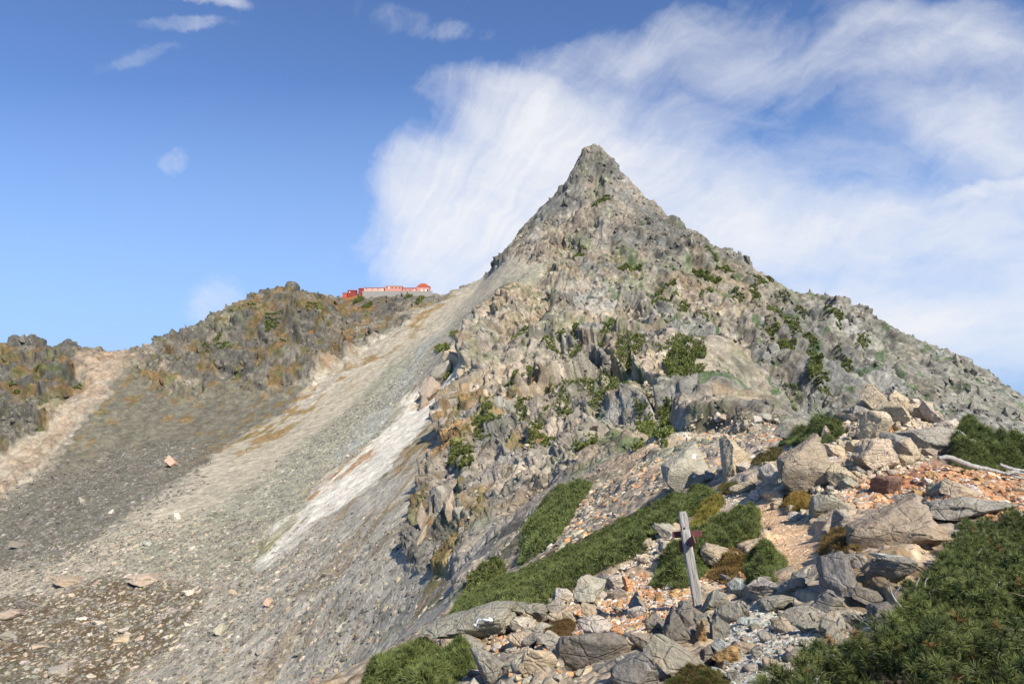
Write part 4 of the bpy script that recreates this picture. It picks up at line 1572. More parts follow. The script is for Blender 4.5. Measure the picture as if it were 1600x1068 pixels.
bush('olive moss cushion behind the long hedge on the crest', [(1175,715),(1200,700),(1222,695),(1215,708),(1190,722)], 1500, (16, 60), .25, .14, 10, .012, seed=18, edge=.3, lump=.3, greens=HEATH, twigs=0, name='heath_cushion')

# ------------------------------------------------------------------ dwarf pines on the far slopes: centre px, length, thickness, lean, seen from here
FARP = [
 (980,645,66,36,-35,'largest dark dwarf pine patch in the middle of the rocky flank'), (1078,582,54,28,-35,'long dwarf pine patch just below the crest of the spur'),
 (985,567,24,20,0,'small rounded dwarf pine patch left of the trail high on the spur'), (1006,587,36,14,-35,'slanting dwarf pine patch beside the trail on the spur'),
 (1054,570,42,14,-30,'flat dwarf pine patch at the very crest of the spur'), (915,602,20,20,0,'dark round dwarf pine patch left of the trail'),
 (962,612,44,18,-35,'dwarf pine patch directly above the largest patch'), (945,632,26,26,-30,'dwarf pine patch left of the largest patch'),
 (907,640,36,12,-20,'narrow dwarf pine patch left of the pale outcrop'), (1060,660,46,18,-30,'dwarf pine patch among rocks right of the winding trail'),
 (1012,675,24,14,-40,'small dwarf pine patch beside orange rocks on the trail'), (1038,685,28,16,-20,'dwarf pine patch below the winding trail'),
 (1142,580,58,11,42,'thin dwarf pine strip running down the right side of the spur'), (1152,620,60,15,38,'lower dwarf pine strip down the right side of the spur'),
 (1208,650,34,10,42,'dwarf pine strip above the ridge bushes'), (927,713,30,9,-28,'small dwarf pine patch above the orange soil'),
 (1125,725,26,12,-25,'dwarf pine patch between two tan boulders'), (735,745,34,20,-10,'dwarf pine patch beside the pink cliff'),
 (795,709,30,14,-20,'dwarf pine patch on the lower flank'), (768,703,30,14,-45,'leaning dwarf pine patch above the pink cliff'),
 (1045,480,44,12,8,'dwarf pine patch below the peak face'), (1190,491,46,7,8,'thin level dwarf pine strip on the right shoulder'),
 (1240,528,52,9,38,'slanting dwarf pine strip on the right cliffs'), (1240,636,44,22,10,'broad red tinged dwarf pine patch at the cliff foot'),
 (1268,600,14,24,0,'upright dwarf pine patch in the dark cliff'), (1345,573,26,9,25,'dwarf pine patch on the pale right slope'),
 (1312,580,30,8,35,'dwarf pine strip left of the pale right slope'), (352,546,22,16,-20,'dark dwarf pine patch on the left hill'),
 (430,510,30,10,-30,'dwarf pine strip on the left hill above the crags'), (697,582,14,16,0,'dwarf pine patch on the tower rock in the scree'),
 (692,546,18,10,-20,'dwarf pine patch on top of the tower rock'), (715,524,16,9,0,'small dwarf pine patch at the edge of the scree'),
 (745,920,70,18,-50,'dwarf pine bank hugging the slope left of the long hedge'),
]
SMALLP = [(877,725),(1000,705),(1115,612),(1127,582),(1067,605),(1065,622),(905,547),(960,535),(835,597),(827,667),(830,690),(855,702),(850,717),(882,667),(815,540),(365,490),(400,480),(1245,500),(1265,560),(1265,545),
 (1090,520),(1180,440),(1210,436),(1105,405),(1140,598),(940,320),(905,393),(985,420),(1150,470),(1175,470),(1100,470),(1085,600),(1030,520),(955,545),(900,680),(1000,640),(860,640),(930,580),(880,600),(1290,620),(1225,545),(1215,470),(1345,540),(1050,540),(1300,505),
 (560,470),(575,478),(640,463),(655,470),(490,500),(320,545),(300,560),(250,560),(120,595),(30,620),(60,580),(420,520),(440,530),(340,530),(1110,440),(1095,430),(1130,430),(1040,455),(1200,520),(1060,500),(870,560),(815,640),(840,620),(845,660)]


def ellipse(cx, cy, a, b_, ang, n=10, jag=.25, rng=random):
    o = []
    t0 = math.radians(ang)
    for k in range(n):
        t = 2 * math.pi * k / n
        r = 1 + rng.uniform(-jag, jag)
        x, y = a / 2 * math.cos(t) * r, b_ / 2 * math.sin(t) * r
        o.append((cx + x * math.cos(t0) - y * math.sin(t0), cy + x * math.sin(t0) + y * math.cos(t0)))
    return o


PINE_SPOTS = []


def far_bush(label, cx, cy, a, b_, ang, seed, group=None):
    g = random.Random(seed)
    P = hit([(cx, cy)], 55, 1150)[0]
    d = math.hypot(P[0], P[1])
    s = d / FP
    t = min(1.5, max(.5, 2.5 * s))
    n = int(min(7000, max(200, a * b_ * 2.6)))
    Q = hit(densify(ellipse(cx, cy, a * 1.35, b_ * 1.35, ang, 14, .30, g), 12), d * .75, d * 1.3)
    qt, ql = lp(Q[:, 0], Q[:, 1])
    box = np.nonzero((FAR['T'] > qt.min()) & (FAR['T'] < qt.max()) & (FAR['L'] > ql.min()) & (FAR['L'] < ql.max()))[0]
    if len(box) < 8:
        return
    box = box[pip(FAR['T'][box], FAR['L'][box], list(zip(qt, ql)))]
    if len(box) < 8:
        return
    fc = -(FAR['N'][box] * FAR['V'][box]).sum(1) / np.linalg.norm(FAR['V'][box], axis=1)
    if (fc > .05).sum() > 8:
        box = box[fc > .05]
    rng = np.random.default_rng(seed)
    pick = rng.choice(box, n, replace=len(box) < n)
    G = FAR['V'][pick] + rng.normal(0, .15 * t, (n, 3))
    X, Y, z0 = G[:, 0], G[:, 1], G[:, 2]
    for k in range(0, n, 20):
        PINE_SPOTS.append((X[k], Y[k], .14 * b_ * s + .8))
    H = min(2.2, .22 * b_ * s + .6)
    Pp = G + FAR['N'][pick] * (H * rng.uniform(.1, .6, n))[:, None] + np.stack([X * 0, X * 0, H * rng.uniform(.1, .6, n)], 1)
    N = FAR['N'][pick] * .6 + np.array([0, 0, .8]) + rng.normal(0, .3, (n, 3))
    N /= np.linalg.norm(N, axis=1, keepdims=True)
    tm = [tuft_mesh(k, 7, 1.0, .45, (5, 70), 60 + k) for k in range(5)]
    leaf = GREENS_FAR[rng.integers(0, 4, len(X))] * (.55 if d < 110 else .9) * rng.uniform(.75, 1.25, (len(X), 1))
    c = np.array([X.mean(), Y.mean(), z0.mean()])
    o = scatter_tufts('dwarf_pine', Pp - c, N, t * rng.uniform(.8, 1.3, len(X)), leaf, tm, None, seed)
    o.location = c
    tag(o, label, 'dwarf pine', group)


for i, (cx, cy, a, b_, ang, lab) in enumerate(FARP):
    far_bush(lab, cx, cy, a, b_, ang, 700 + i)
_g = random.Random(12)
for i, (cx, cy) in enumerate(SMALLP):
    far_bush('small dark green dwarf pine clump on the distant rocky slopes', cx, cy, _g.uniform(14, 34) * (.5 if cx < 700 else 1), _g.uniform(6, 11) * (.6 if cx < 700 else 1), _g.uniform(-48, -15) if cx < 1080 else _g.uniform(5, 45), 800 + i, 'small dwarf pine clumps on the far slopes')


# craggy blocks standing proud of the bare rock everywhere on the mountain: beyond counting
def crag_blocks():
    rng = np.random.default_rng(77)
    r = np.exp(FAR['L'])
    ok = np.nonzero((FAR['rock'] > .7) & (r < 1000) & (r > 56) & (np.abs(FAR['T']) < .80))[0]
    # keep what faces the ridge the walkers come along
    Vv = FAR['V'][ok]
    face = -(FAR['N'][ok] * Vv).sum(1) / np.linalg.norm(Vv, axis=1)
    ok = ok[face > -.12]
    n = 34000
    rough = sstep(fbm(FAR['V'][ok], 50, 3, 151), -.3, .3)
    ok = ok[rng.random(len(ok)) < .12 + .88 * rough]
    pick = rng.choice(ok, n, replace=False)
    free = np.ones(n, bool)
    for (bx, by, br) in PINE_SPOTS:
        free &= (FAR['V'][pick, 0] - bx) ** 2 + (FAR['V'][pick, 1] - by) ** 2 > br * br
    pick = pick[free]
    n = len(pick)
    P = FAR['V'][pick]
    r = np.exp(FAR['L'][pick])
    N = FAR['N'][pick]
    S = r / FP * (1.5 + 7.5 * rng.random(n) ** 3.5)
    V0, F0 = ICO[1]
    base = []
    for k in range(20):
        r2 = np.random.default_rng(k + 170)
        V = V0 + r2.normal(0, .12, V0.shape)
        for _ in range(7):
            nn = r2.normal(size=3)
            nn /= np.linalg.norm(nn)
            s = V @ nn - r2.uniform(.3, .65)
            V = V - np.where(s > 0, s, 0)[:, None] * nn
        base.append(V)
    B = np.array(base)[rng.integers(0, 20, n)]
    B = B * (S[:, None] * np.stack([rng.uniform(.6, 1.1, n), rng.uniform(.6, 1.0, n), rng.uniform(.8, 1.7, n)], 1))[:, None]
    a = rng.uniform(0, 2 * math.pi, n)
    ca, sa = np.cos(a)[:, None], np.sin(a)[:, None]
    x = B[..., 0] * ca - B[..., 1] * sa
    y = B[..., 0] * sa + B[..., 1] * ca
    z = B[..., 2]
    ax = np.array([-.40, -.15, .88]) + rng.normal(0, .22, (n, 3)) + N * .35
    ax /= np.linalg.norm(ax, axis=1, keepdims=True)
    t = np.cross(np.array([0., 1, 0]), ax)
    t /= np.linalg.norm(t, axis=1, keepdims=True)
    bt = np.cross(ax, t)
    Q = x[..., None] * t[:, None] + y[..., None] * bt[:, None] + z[..., None] * ax[:, None] + (P - N * S[:, None] * .30)[:, None]
    nv = len(V0)
    F = (F0[None] + (np.arange(n) * nv)[:, None, None]).reshape(-1, 3)
    o = new_mesh('rock_debris', Q.reshape(-1, 3), F, [M_MOUNT], False)
    C = FAR['C'][pick] * rng.uniform(.7, 1.35, (n, 1)) * .8 + .2 * np.array([.24, .205, .16]) * rng.uniform(.45, 1.45, (n, 1))
    vcol(o.data, 'rock', np.repeat(C, nv, axis=0))
    tag(o, kind='stuff')


crag_blocks()
# ------------------------------------------------------------------ the signpost
def box_mesh(dx, dy, dz, cx=0, cy=0, cz=0, bevel=0.0):
    bm = bmesh.new()
    bmesh.ops.create_cube(bm, size=1.0)
    bmesh.ops.scale(bm, vec=(dx, dy, dz), verts=bm.verts)
    bmesh.ops.translate(bm, vec=(cx, cy, cz), verts=bm.verts)
    if bevel:
        bmesh.ops.bevel(bm, geom=list(bm.edges), offset=bevel, segments=2, affect='EDGES', profile=.6)
    return bm


def bm_obj(name, bm, m, parent=None, loc=None, rot=None):
    me = bpy.data.meshes.new(name)
    bm.to_mesh(me)
    bm.free()
    me.materials.append(m)
    o = link_obj(name, me, parent, loc)
    if rot:
        o.rotation_euler = rot
    return o


def plain(name, col, rough=.8, var=.3, scale=20, attr=None):
    m, b, bs = mat(name, rough)
    p = b.node('ShaderNodeTexCoord').outputs['Object']
    n = b.noise(p, scale, 6, .65)
    f = b.math('ADD', b.math('MULTIPLY', b.ramp(n, .3, .7, False), var), 1 - var / 2)
    b.put(bs.inputs[0], b.mix(1.0, (*col, 1), b.node('ShaderNodeCombineXYZ', {0: f, 1: f, 2: f}).outputs[0], 'MULTIPLY'))
    b.put(bs.inputs['Normal'], b.node('ShaderNodeBump', {'Height': n, 'Strength': .3, 'Distance': .01}).outputs[0])
    return m


M_POST = M_BARK
M_BOARD = plain('faded red brown paint', (.105, .038, .036), .6, .5, 30)
M_PAINT = plain('white trail paint', (.80, .80, .78), .7, .15, 30)
M_BOLT = plain('rusty steel', (.06, .035, .025), .5, .4, 60)

pb = hits([(1091, 948)], 5, 25)[0]
ps = pb[1] / FP / math.cos(math.atan2(945 - 640, FP)) ** 1
print('post base', pb, 'px', ps)
H_POST = 136 * ps
post = thing('signpost', 'weathered grey wooden post leaning left with small red brown boards', 'signpost', tuple(pb))


def post_shaft():
    bm = bmesh.new()
    rows = 26
    rings = []
    rng = random.Random(5)
    for i in range(rows + 1):
        t = i / rows
        z = -.25 + t * (H_POST + .25)
        w = .5 * (15.0 - 1.8 * t) * ps
        top = max(0, (t - .955) / .045)
        w *= 1 - .28 * top ** 2
        if abs(t - .845) < .021:
            w *= .94                  # saw groove near the top
        ring = []
        for k in range(16):
            a = 2 * math.pi * (k + .5) / 16
            cx, cy = math.cos(a), math.sin(a)
            q = 5.0
            r = 1 / ((abs(cx) ** q + abs(cy) ** q) ** (1 / q))
            r *= 1 + rng.uniform(-.012, .012)
            ring.append(bm.verts.new((cx * r * w + .004 * math.sin(t * 7), cy * r * w, z)))
        rings.append(ring)
    for i in range(rows):
        for k in range(16):
            bm.faces.new((rings[i][k], rings[i][(k + 1) % 16], rings[i + 1][(k + 1) % 16], rings[i + 1][k]))
    bm.faces.new(rings[-1])
    bm.faces.new(rings[0][::-1])
    for f in bm.faces:
        f.smooth = False
    return bm


bm_obj('shaft', post_shaft(), M_POST, post)
post.rotation_euler = (math.radians(-2), math.radians(-8.2), math.radians(-13))


def hgt(pyy):
    return (948 - pyy) * ps


W = 13.5 * ps
# board behind the post, reaching out on both sides
bm_obj('board', box_mesh(43 * ps, .02, 9 * ps, 0, 0, 0, .004), M_BOARD, post, (1.5 * ps, W / 2 + .014, hgt(846)), (0, math.radians(3), 0))
# lower plate on the left
bm_obj('board', box_mesh(8 * ps, .018, 16 * ps, 0, 0, 0, .004), M_BOARD, post, (-8.5 * ps, W / 2 - .005, hgt(862)), (0, math.radians(6), 0))
# board seen nearly end on, fixed to the front face
ob = bm_obj('board', box_mesh(.22, .022, 12 * ps, .05, 0, 0, .004), M_BOARD, post, (4.6 * ps, -W / 2 - .06, hgt(855)), (0, math.radians(-22), math.radians(-66)))
for zz in (835, 858):
    bmb = bmesh.new()
    bmesh.ops.create_cone(bmb, cap_ends=True, segments=10, radius1=.016, radius2=.011, depth=.014)
    bm_obj('bolt', bmb, M_BOLT, post, (-.5 * ps, -W / 2 - .006, hgt(zz)), (math.pi / 2, 0, 0))
# knot hole in the upper shaft
bmk = bmesh.new()
bmesh.ops.create_uvsphere(bmk, u_segments=12, v_segments=8, radius=.014)
bmesh.ops.scale(bmk, vec=(1, .35, 1.5), verts=bmk.verts)

# ------------------------------------------------------------------ trail paint on rocks (children of the rocks they mark)
def cast(o, px, py):
    """where the line of sight through a pixel meets object o, world"""
    dg = bpy.context.evaluated_depsgraph_get()
    inv = o.matrix_world.inverted()
    d = Vector(ray(px, py)).normalized()
    a = inv @ Vector((0, 0, 0))
    b_ = (inv @ (d * 100)) - a
    ok, loc, nrm, _ = o.ray_cast(a, b_.normalized())
    if not ok:
        return None, None
    return o.matrix_world @ loc, (o.matrix_world.to_3x3().inverted().transposed() @ nrm).normalized()


def paint_patch(rock, strokes, name='paint_mark'):
    """thin coats of paint lying on the rock's surface; strokes are pixel quads"""
    bm = bmesh.new()
    inv = rock.matrix_world.inverted()
    for (x0, y0, x1, y1, w) in strokes:
        n = 7
        dx, dy = x1 - x0, y1 - y0
        l = math.hypot(dx, dy)
        ox, oy = -dy / l * w / 2, dx / l * w / 2
        prev = None
        for i in range(n + 1):
            t = i / n
            j = 1 + .25 * math.sin(i * 2.3)
            row = []
            for s in (-1, -.33, .33, 1):
                p, nr = cast(rock, x0 + dx * t + ox * s * j, y0 + dy * t + oy * s * j)
                row.append(bm.verts.new(inv @ (p + nr * .006)) if p is not None else None)
            if prev:
                for a in range(3):
                    q = (prev[a], prev[a + 1], row[a + 1], row[a])
                    if all(v is not None for v in q):
                        bm.faces.new(q)
            prev = row
    if not len(bm.faces):
        bm.free()
        print('paint missed', rock.name)
        return
    o = bm_obj(name, bm, M_PAINT, rock)
    return o


bpy.context.view_layer.update()
paint_patch(slab, [(747, 967, 769, 968, 2.6), (747, 967, 744, 977, 2.4), (741, 974, 745, 980, 2.0), (749, 976, 745, 980, 2.0), (764, 964, 770, 968, 2.0), (764, 972, 770, 968, 2.0)], 'painted_arrow')
paint_patch(big, [(1082, 712, 1087, 713, 6.5), (1083, 742, 1086, 745, 4.5)])

# ------------------------------------------------------------------ cairn on the flat slab
_c0 = bpy.context.scene.objects
pcs = hits([(1447, 793)], 8, 26)[0]
flat = [o for o in COL.objects if o.get('label', '').startswith('long flat grey slab')][0]
loc, nr = cast(flat, 1447, 790)
if loc is not None:
    pcs = np.array(loc)
cairn = thing('cairn', 'tiny dark stone cairn standing on the flat grey slab', 'cairn', tuple(pcs))
sc_ = pcs[1] / FP
zz = 0
for i, (w, h, dx) in enumerate(((11, 4.5, 0), (8.5, 4, .8), (6.5, 4, -.8), (5, 3.5, .4), (3, 2.5, 0))):
    V, F = rock_verts(60 + i, 2, 10, rough=0)
    o = new_mesh('stone', V * (w * sc_ * .5, w * sc_ * .45, h * sc_ * .55), F, [M_ROCK], False, cairn, (dx * sc_, 0, zz + h * sc_ * .45))
    o.color = (.13, .14, .15, 1)
    zz += h * sc_ * .85

# ------------------------------------------------------------------ dead branches at the right edge
def lay_px(pts, r0, r1, up):
    P = hits([(a, b_ + 4) for a, b_, _ in pts], r0, r1)
    Yc = np.median(P[:, 1])
    return [at(a, b_ - 1, Yc + off - 1.1) for (a, b_, off) in pts]


def smooth_path(p, n=6):
    p = [Vector(v) for v in p]
    out = []
    for i in range(len(p) - 1):
        a, b_, c, d = p[max(i - 1, 0)], p[i], p[i + 1], p[min(i + 2, len(p) - 1)]
        for k in range(n):
            t = k / n
            out.append(.5 * ((2 * b_) + (c - a) * t + (2 * a - 5 * b_ + 4 * c - d) * t * t + (3 * b_ - a - 3 * c + d) * t ** 3))
    out.append(p[-1])
    return out


def branch(label, pts, r, seg=9, r0=10, r1=30, name='dead_branch'):
    P = smooth_path(lay_px(pts, r0, r1, 0))
    c = P[0].copy()
    n = len(P)
    rad = [r * (1 - .55 * abs(2 * i / (n - 1) - .6)) * (1 + .12 * math.sin(i * 1.7)) for i in range(n)]
    o = tubes_obj(name, [tube([p - c for p in P], rad, seg)], M_BARK, None, c)
    tag(o, label, 'branch')
    return o


branch('long silver dead branch curving across the orange soil', [(1466,717,0),(1482,715,0),(1500,722,0),(1520,729,0),(1545,734,0),(1572,741,0),(1600,748,0),(1640,752,0)], .075)
branch('short silver dead branch above the long curved one', [(1562,726,.2),(1574,731,.2),(1590,735,.2),(1615,736,.2),(1650,738,.2)], .055)
branch('thin dead branch crossing below the short silver one', [(1572,742,-.2),(1585,738,-.2),(1600,741,-.2),(1640,745,-.2)], .045)
branch('pale dead twig rising from the right hand dwarf pines', [(1497,667,.3),(1502,671,.3),(1506,678,.3)], .03)
branch('forked pale twig standing in the right hand dwarf pines', [(1513,698,-.6),(1514,690,-.6),(1520,688,-.6),(1528,692,-.6)], .03)


def near_twig(label, pts, r, r0=4, r1=13):
    P = hits([(pts[0][0], pts[0][1])], r0, r1, .45)[0]
    Yc = P[1]
    Q = smooth_path([at(a, b_, Yc - .05) for a, b_ in pts])
    c = Q[0].copy()
    n = len(Q)
    o = tubes_obj('dead_twig', [tube([p - c for p in Q], [r * .6 * (1 - .7 * i / n) for i in range(n)], 6)], M_BARK, None, c)
    tag(o, label, 'twig')


near_twig('forked grey twig at the left edge of the corner pine thicket', [(1408,948),(1397,934),(1392,922),(1388,905)], .014)
near_twig('thin grey twig beside the forked one in the corner pine thicket', [(1394,930),(1402,922),(1408,914)], .009)
near_twig('curved pale twig in the upper corner pine thicket', [(1430,920),(1433,910),(1437,902)], .011)
near_twig('second pale twig just right of the curved one', [(1445,917),(1446,908),(1450,902)], .009)
near_twig('pale twig high in the corner pine thicket below the flat slab', [(1525,871),(1530,862),(1534,856)], .011)
near_twig('pale branch at the right edge of the corner pine thicket', [(1552,925),(1557,915),(1562,908)], .014)

# ------------------------------------------------------------------ mountain huts on the saddle
M_PINKW = plain('salmon painted boards', (.46, .21, .165), .75, .25, 1.5)
M_PALEW = plain('pale salmon boards', (.52, .30, .245), .75, .25, 1.5)
M_REDR = plain('red sheet roof', (.33, .045, .05), .55, .3, 1.0)
M_ORR = plain('orange red roof', (.38, .08, .04), .6, .3, 1.0)
M_DKR = plain('dark red boards', (.22, .04, .03), .7, .3, 1.0)
M_WIN = plain('dark window glass', (.03, .035, .045), .2, .2, 1.0)
M_WHITE = plain('white painted frame', (.75, .74, .72), .6, .1, 1.0)
M_TERR = plain('stone terrace', (.25, .235, .21), .95, .6, 2.0)
YH = 946.0


def hut(label, x0, x1, ytop, ybot, wall, roof, kind='flat', wins=(), depth=9.0, rh=1.6, dy=0.0, winm=None, ws=(1.4, 1.3)):
    """x0..x1, ytop..ybot: wall extent as photo pixels at the saddle's distance"""
    A = at(x0, ybot, YH + dy)
    B = at(x1, ytop, YH + dy)
    Wd, Hh = B[0] - A[0], B[2] - A[2]
    root = thing('hut', label, 'hut', (A[0] + Wd / 2, YH + dy + depth / 2, A[2]))
    bm_obj('wall', box_mesh(Wd, depth, Hh + 12, 0, 0, Hh / 2 - 6), wall, root)
    if kind == 'flat':
        bm_obj('roof', box_mesh(Wd + .8, depth + 1.0, .45, 0, 0, Hh + .23), roof, root)
    elif kind == 'gable':
        bm = bmesh.new()
        w, d = Wd / 2 + .5, depth / 2 + .6
        vs = [bm.verts.new(v) for v in ((-w, -d, Hh), (w, -d, Hh), (w, d, Hh), (-w, d, Hh), (-w, 0, Hh + rh), (w, 0, Hh + rh))]
        for f in ((0, 1, 5, 4), (2, 3, 4, 5), (1, 2, 5), (3, 0, 4), (3, 2, 1, 0)):
            bm.faces.new([vs[i] for i in f])
        bm_obj('roof', bm, roof, root)
    elif kind == 'dome':
        bm = bmesh.new()
        n = 12
        prof = [(-1, 0), (-.86, .30), (-.55, .78), (-.2, 1.0), (.3, 1.0), (.62, .72), (.74, .42), (1, .34), (1, 0)]
        w, d = Wd / 2 + .3, depth / 2 + .4
        fr = [bm.verts.new((a * w, -d, Hh + b_ * rh)) for a, b_ in prof]
        bk = [bm.verts.new((a * w, d, Hh + b_ * rh)) for a, b_ in prof]
        for i in range(len(prof) - 1):
            bm.faces.new((fr[i], fr[i + 1], bk[i + 1], bk[i]))
        bm.faces.new(fr[::-1])
        bm.faces.new(bk)
        bm.faces.new((fr[0], bk[0], bk[-1], fr[-1]))
        bm_obj('roof', bm, roof, root)
    for (wx, wz, m) in wins:
        mm = {'d': M_WIN, 'w': M_WHITE, 'r': M_REDR}[m]
        wx_ = (wx - .5) * Wd
        wdw = bm_obj('window', box_mesh(ws[0], .12, ws[1], 0, 0, 0), mm, root, (wx_, -depth / 2 - .03, wz * Hh))
    return root


hut('smallest orange hut at the left end of the row', 535, 542, 457.5, 462, M_ORR, M_ORR, 'gable', (), 5, .8)
hut('dark red hut with one white window, second from the left', 543, 556, 454.5, 460, M_DKR, M_DKR, 'gable', ((.25, .7, 'w'),), 8, 2.2)
hut('small red roofed link hut beside the long pink hut', 560, 568, 451, 456.5, M_DKR, M_REDR, 'gable', (), 8, 1.8)
hut('long pink hut with three windows left of the tall one', 568.5, 600, 449.5, 455, M_PALEW, M_REDR, 'flat', ((.14, .6, 'd'), (.42, .6, 'd'), (.70, .6, 'd'), (.9, .45, 'w')), 9)
hut('tallest pink hut with a row of upper windows in the middle', 601.5, 628, 446.8, 454.5, M_PINKW, M_PALEW, 'flat', ((.12, .68, 'd'), (.42, .68, 'd'), (.65, .68, 'd'), (.87, .68, 'd'), (.22, .68, 'w')), 12, ws=(2.0, 1.3))
hut('pink hut with a bright red roof right of the tallest hut', 629, 650.5, 450.2, 455, M_PINKW, M_REDR, 'gable', ((.2, .5, 'd'), (.55, .4, 'd'), (.85, .4, 'w')), 9, 1.6)
hut('domed orange roofed hut at the right end of the row', 651, 671, 448.3, 455.2, M_PINKW, M_ORR, 'dome', ((.4, .3, 'w'), (.72, .3, 'w'), (.85, .25, 'd')), 11, 5.2, ws=(2.2, 2.4))
hut('lone tiny pink hut on the saddle left of the row', 504, 511, 462, 465, M_PALEW, M_PALEW, 'flat', (), 5, .6)
tb = at(538, 458, YH)
te = at(676, 456, YH)
bmt = box_mesh(te[0] - at(567, 457, YH)[0], 3.0, 14.0, 0, 0, -7.0)
tw = bm_obj('retaining_wall', bmt, M_TERR, None, ((te[0] + at(567, 457, YH)[0]) / 2, YH - 2.2, at(620, 455.3, YH)[2]))
tag(tw, 'low grey stone retaining wall under the row of huts', 'wall', None, 'thing')

# ------------------------------------------------------------------ hikers on the scree path
M_SKIN = plain('skin', (.45, .27, .18), .6, .1, 10)


def hiker(label, px, py, jacket, trousers, hat, pack, face=0.0, stride=.25, hpx=None):
    P = hits([(px, py)], 150, 900)[0]
    root = thing('person', label, 'person', (P[0], P[1], P[2] + .02), face)
    bm = bmesh.new()
    L = [(0, 0, .95), (0, 0, 1.2), (0, -.02, 1.42), (0, -.03, 1.55), (0, -.05, 1.64), (0, -.05, 1.76)]
    R = [.15, .15, .17, .065, .095, .085]
    V = [bm.verts.new(v) for v in L]
    rad = list(R)
    for i in range(5):
        bm.edges.new((V[i], V[i + 1]))
    for s in (-1, 1):
        hip = bm.verts.new((.10 * s, 0, .90)); knee = bm.verts.new((.11 * s, -.12 + s * stride * .5, .50)); ank = bm.verts.new((.11 * s, s * stride, .09)); toe = bm.verts.new((.12 * s, s * stride - .18, .05))
        for a, b_ in ((V[0], hip), (hip, knee), (knee, ank), (ank, toe)):
            bm.edges.new((a, b_))
        rad += [.11, .075, .05, .045]
        sh = bm.verts.new((.19 * s, 0, 1.42)); el = bm.verts.new((.26 * s, .05 - .06 * s, 1.16)); wr = bm.verts.new((.24 * s, -.18 - .05 * s, 1.02)); ha = bm.verts.new((.24 * s, -.24 - .05 * s, .98))
        for a, b_ in ((V[2], sh), (sh, el), (el, wr), (wr, ha)):
            bm.edges.new((a, b_))
        rad += [.075, .055, .04, .045]
    me = bpy.data.meshes.new('body')
    bm.verts.index_update()
    bm.to_mesh(me)
    bm.free()
    o = link_obj('body', me, root)
    me.materials.append(jacket)
    me.materials.append(trousers)
    me.materials.append(M_SKIN)
    o.modifiers.new('skin', 'SKIN')
    sv = me.skin_vertices[0].data
    for i, r in enumerate(rad):
        sv[i].radius = (r, r * .85)
    sv[0].use_root = True
    o.modifiers.new('sub', 'SUBSURF').levels = 1
    bpy.context.view_layer.update()
    me2 = bpy.data.meshes.new_from_object(o.evaluated_get(bpy.context.evaluated_depsgraph_get()))
    o.modifiers.clear()
    o.data = me2
    if len(me2.materials) < 3:
        me2.materials.clear()
        for m_ in (jacket, trousers, M_SKIN):
            me2.materials.append(m_)
    for f in me2.polygons:
        z = f.center[2]
        f.material_index = 2 if z > 1.52 else (1 if z < .95 and abs(f.center[0]) < .2 else 0)
        f.use_smooth = True
    bmh = bmesh.new()
    bmesh.ops.create_uvsphere(bmh, u_segments=12, v_segments=8, radius=.115)
    bmesh.ops.scale(bmh, vec=(1, 1.1, .75), verts=bmh.verts)
    bm_obj('hat', bmh, hat, root, (0, -.05, 1.76))
    bm_obj('backpack', box_mesh(.36, .26, .56, 0, 0, 0, .08), pack, root, (0, .24, 1.25))


M_JR = plain('red jacket', (.55, .02, .03), .8, .1)
M_JD = plain('dark jacket', (.03, .035, .045), .8, .1)
M_TD = plain('dark trousers', (.025, .027, .035), .8, .1)
M_JG = plain('grey green jacket', (.07, .08, .07), .8, .1)
hiker('lone hiker in a red jacket, lowest on the scree path', 220, 816, M_JR, M_TD, M_JR, M_JD, 2.2)
hiker('hiker in grey green walking ahead of a companion in dark red', 322, 721, M_JG, M_TD, M_JD, M_JG, 2.2)
hiker('hiker with a dark red pack just behind the one in grey green', 329, 724, M_JD, M_TD, M_JD, plain('maroon pack', (.2, .02, .03), .8, .1), 2.2)
hiker('highest hiker in dark clothes alone near the brown grass', 385, 705, M_JD, M_TD, M_JD, M_JD, 2.2)

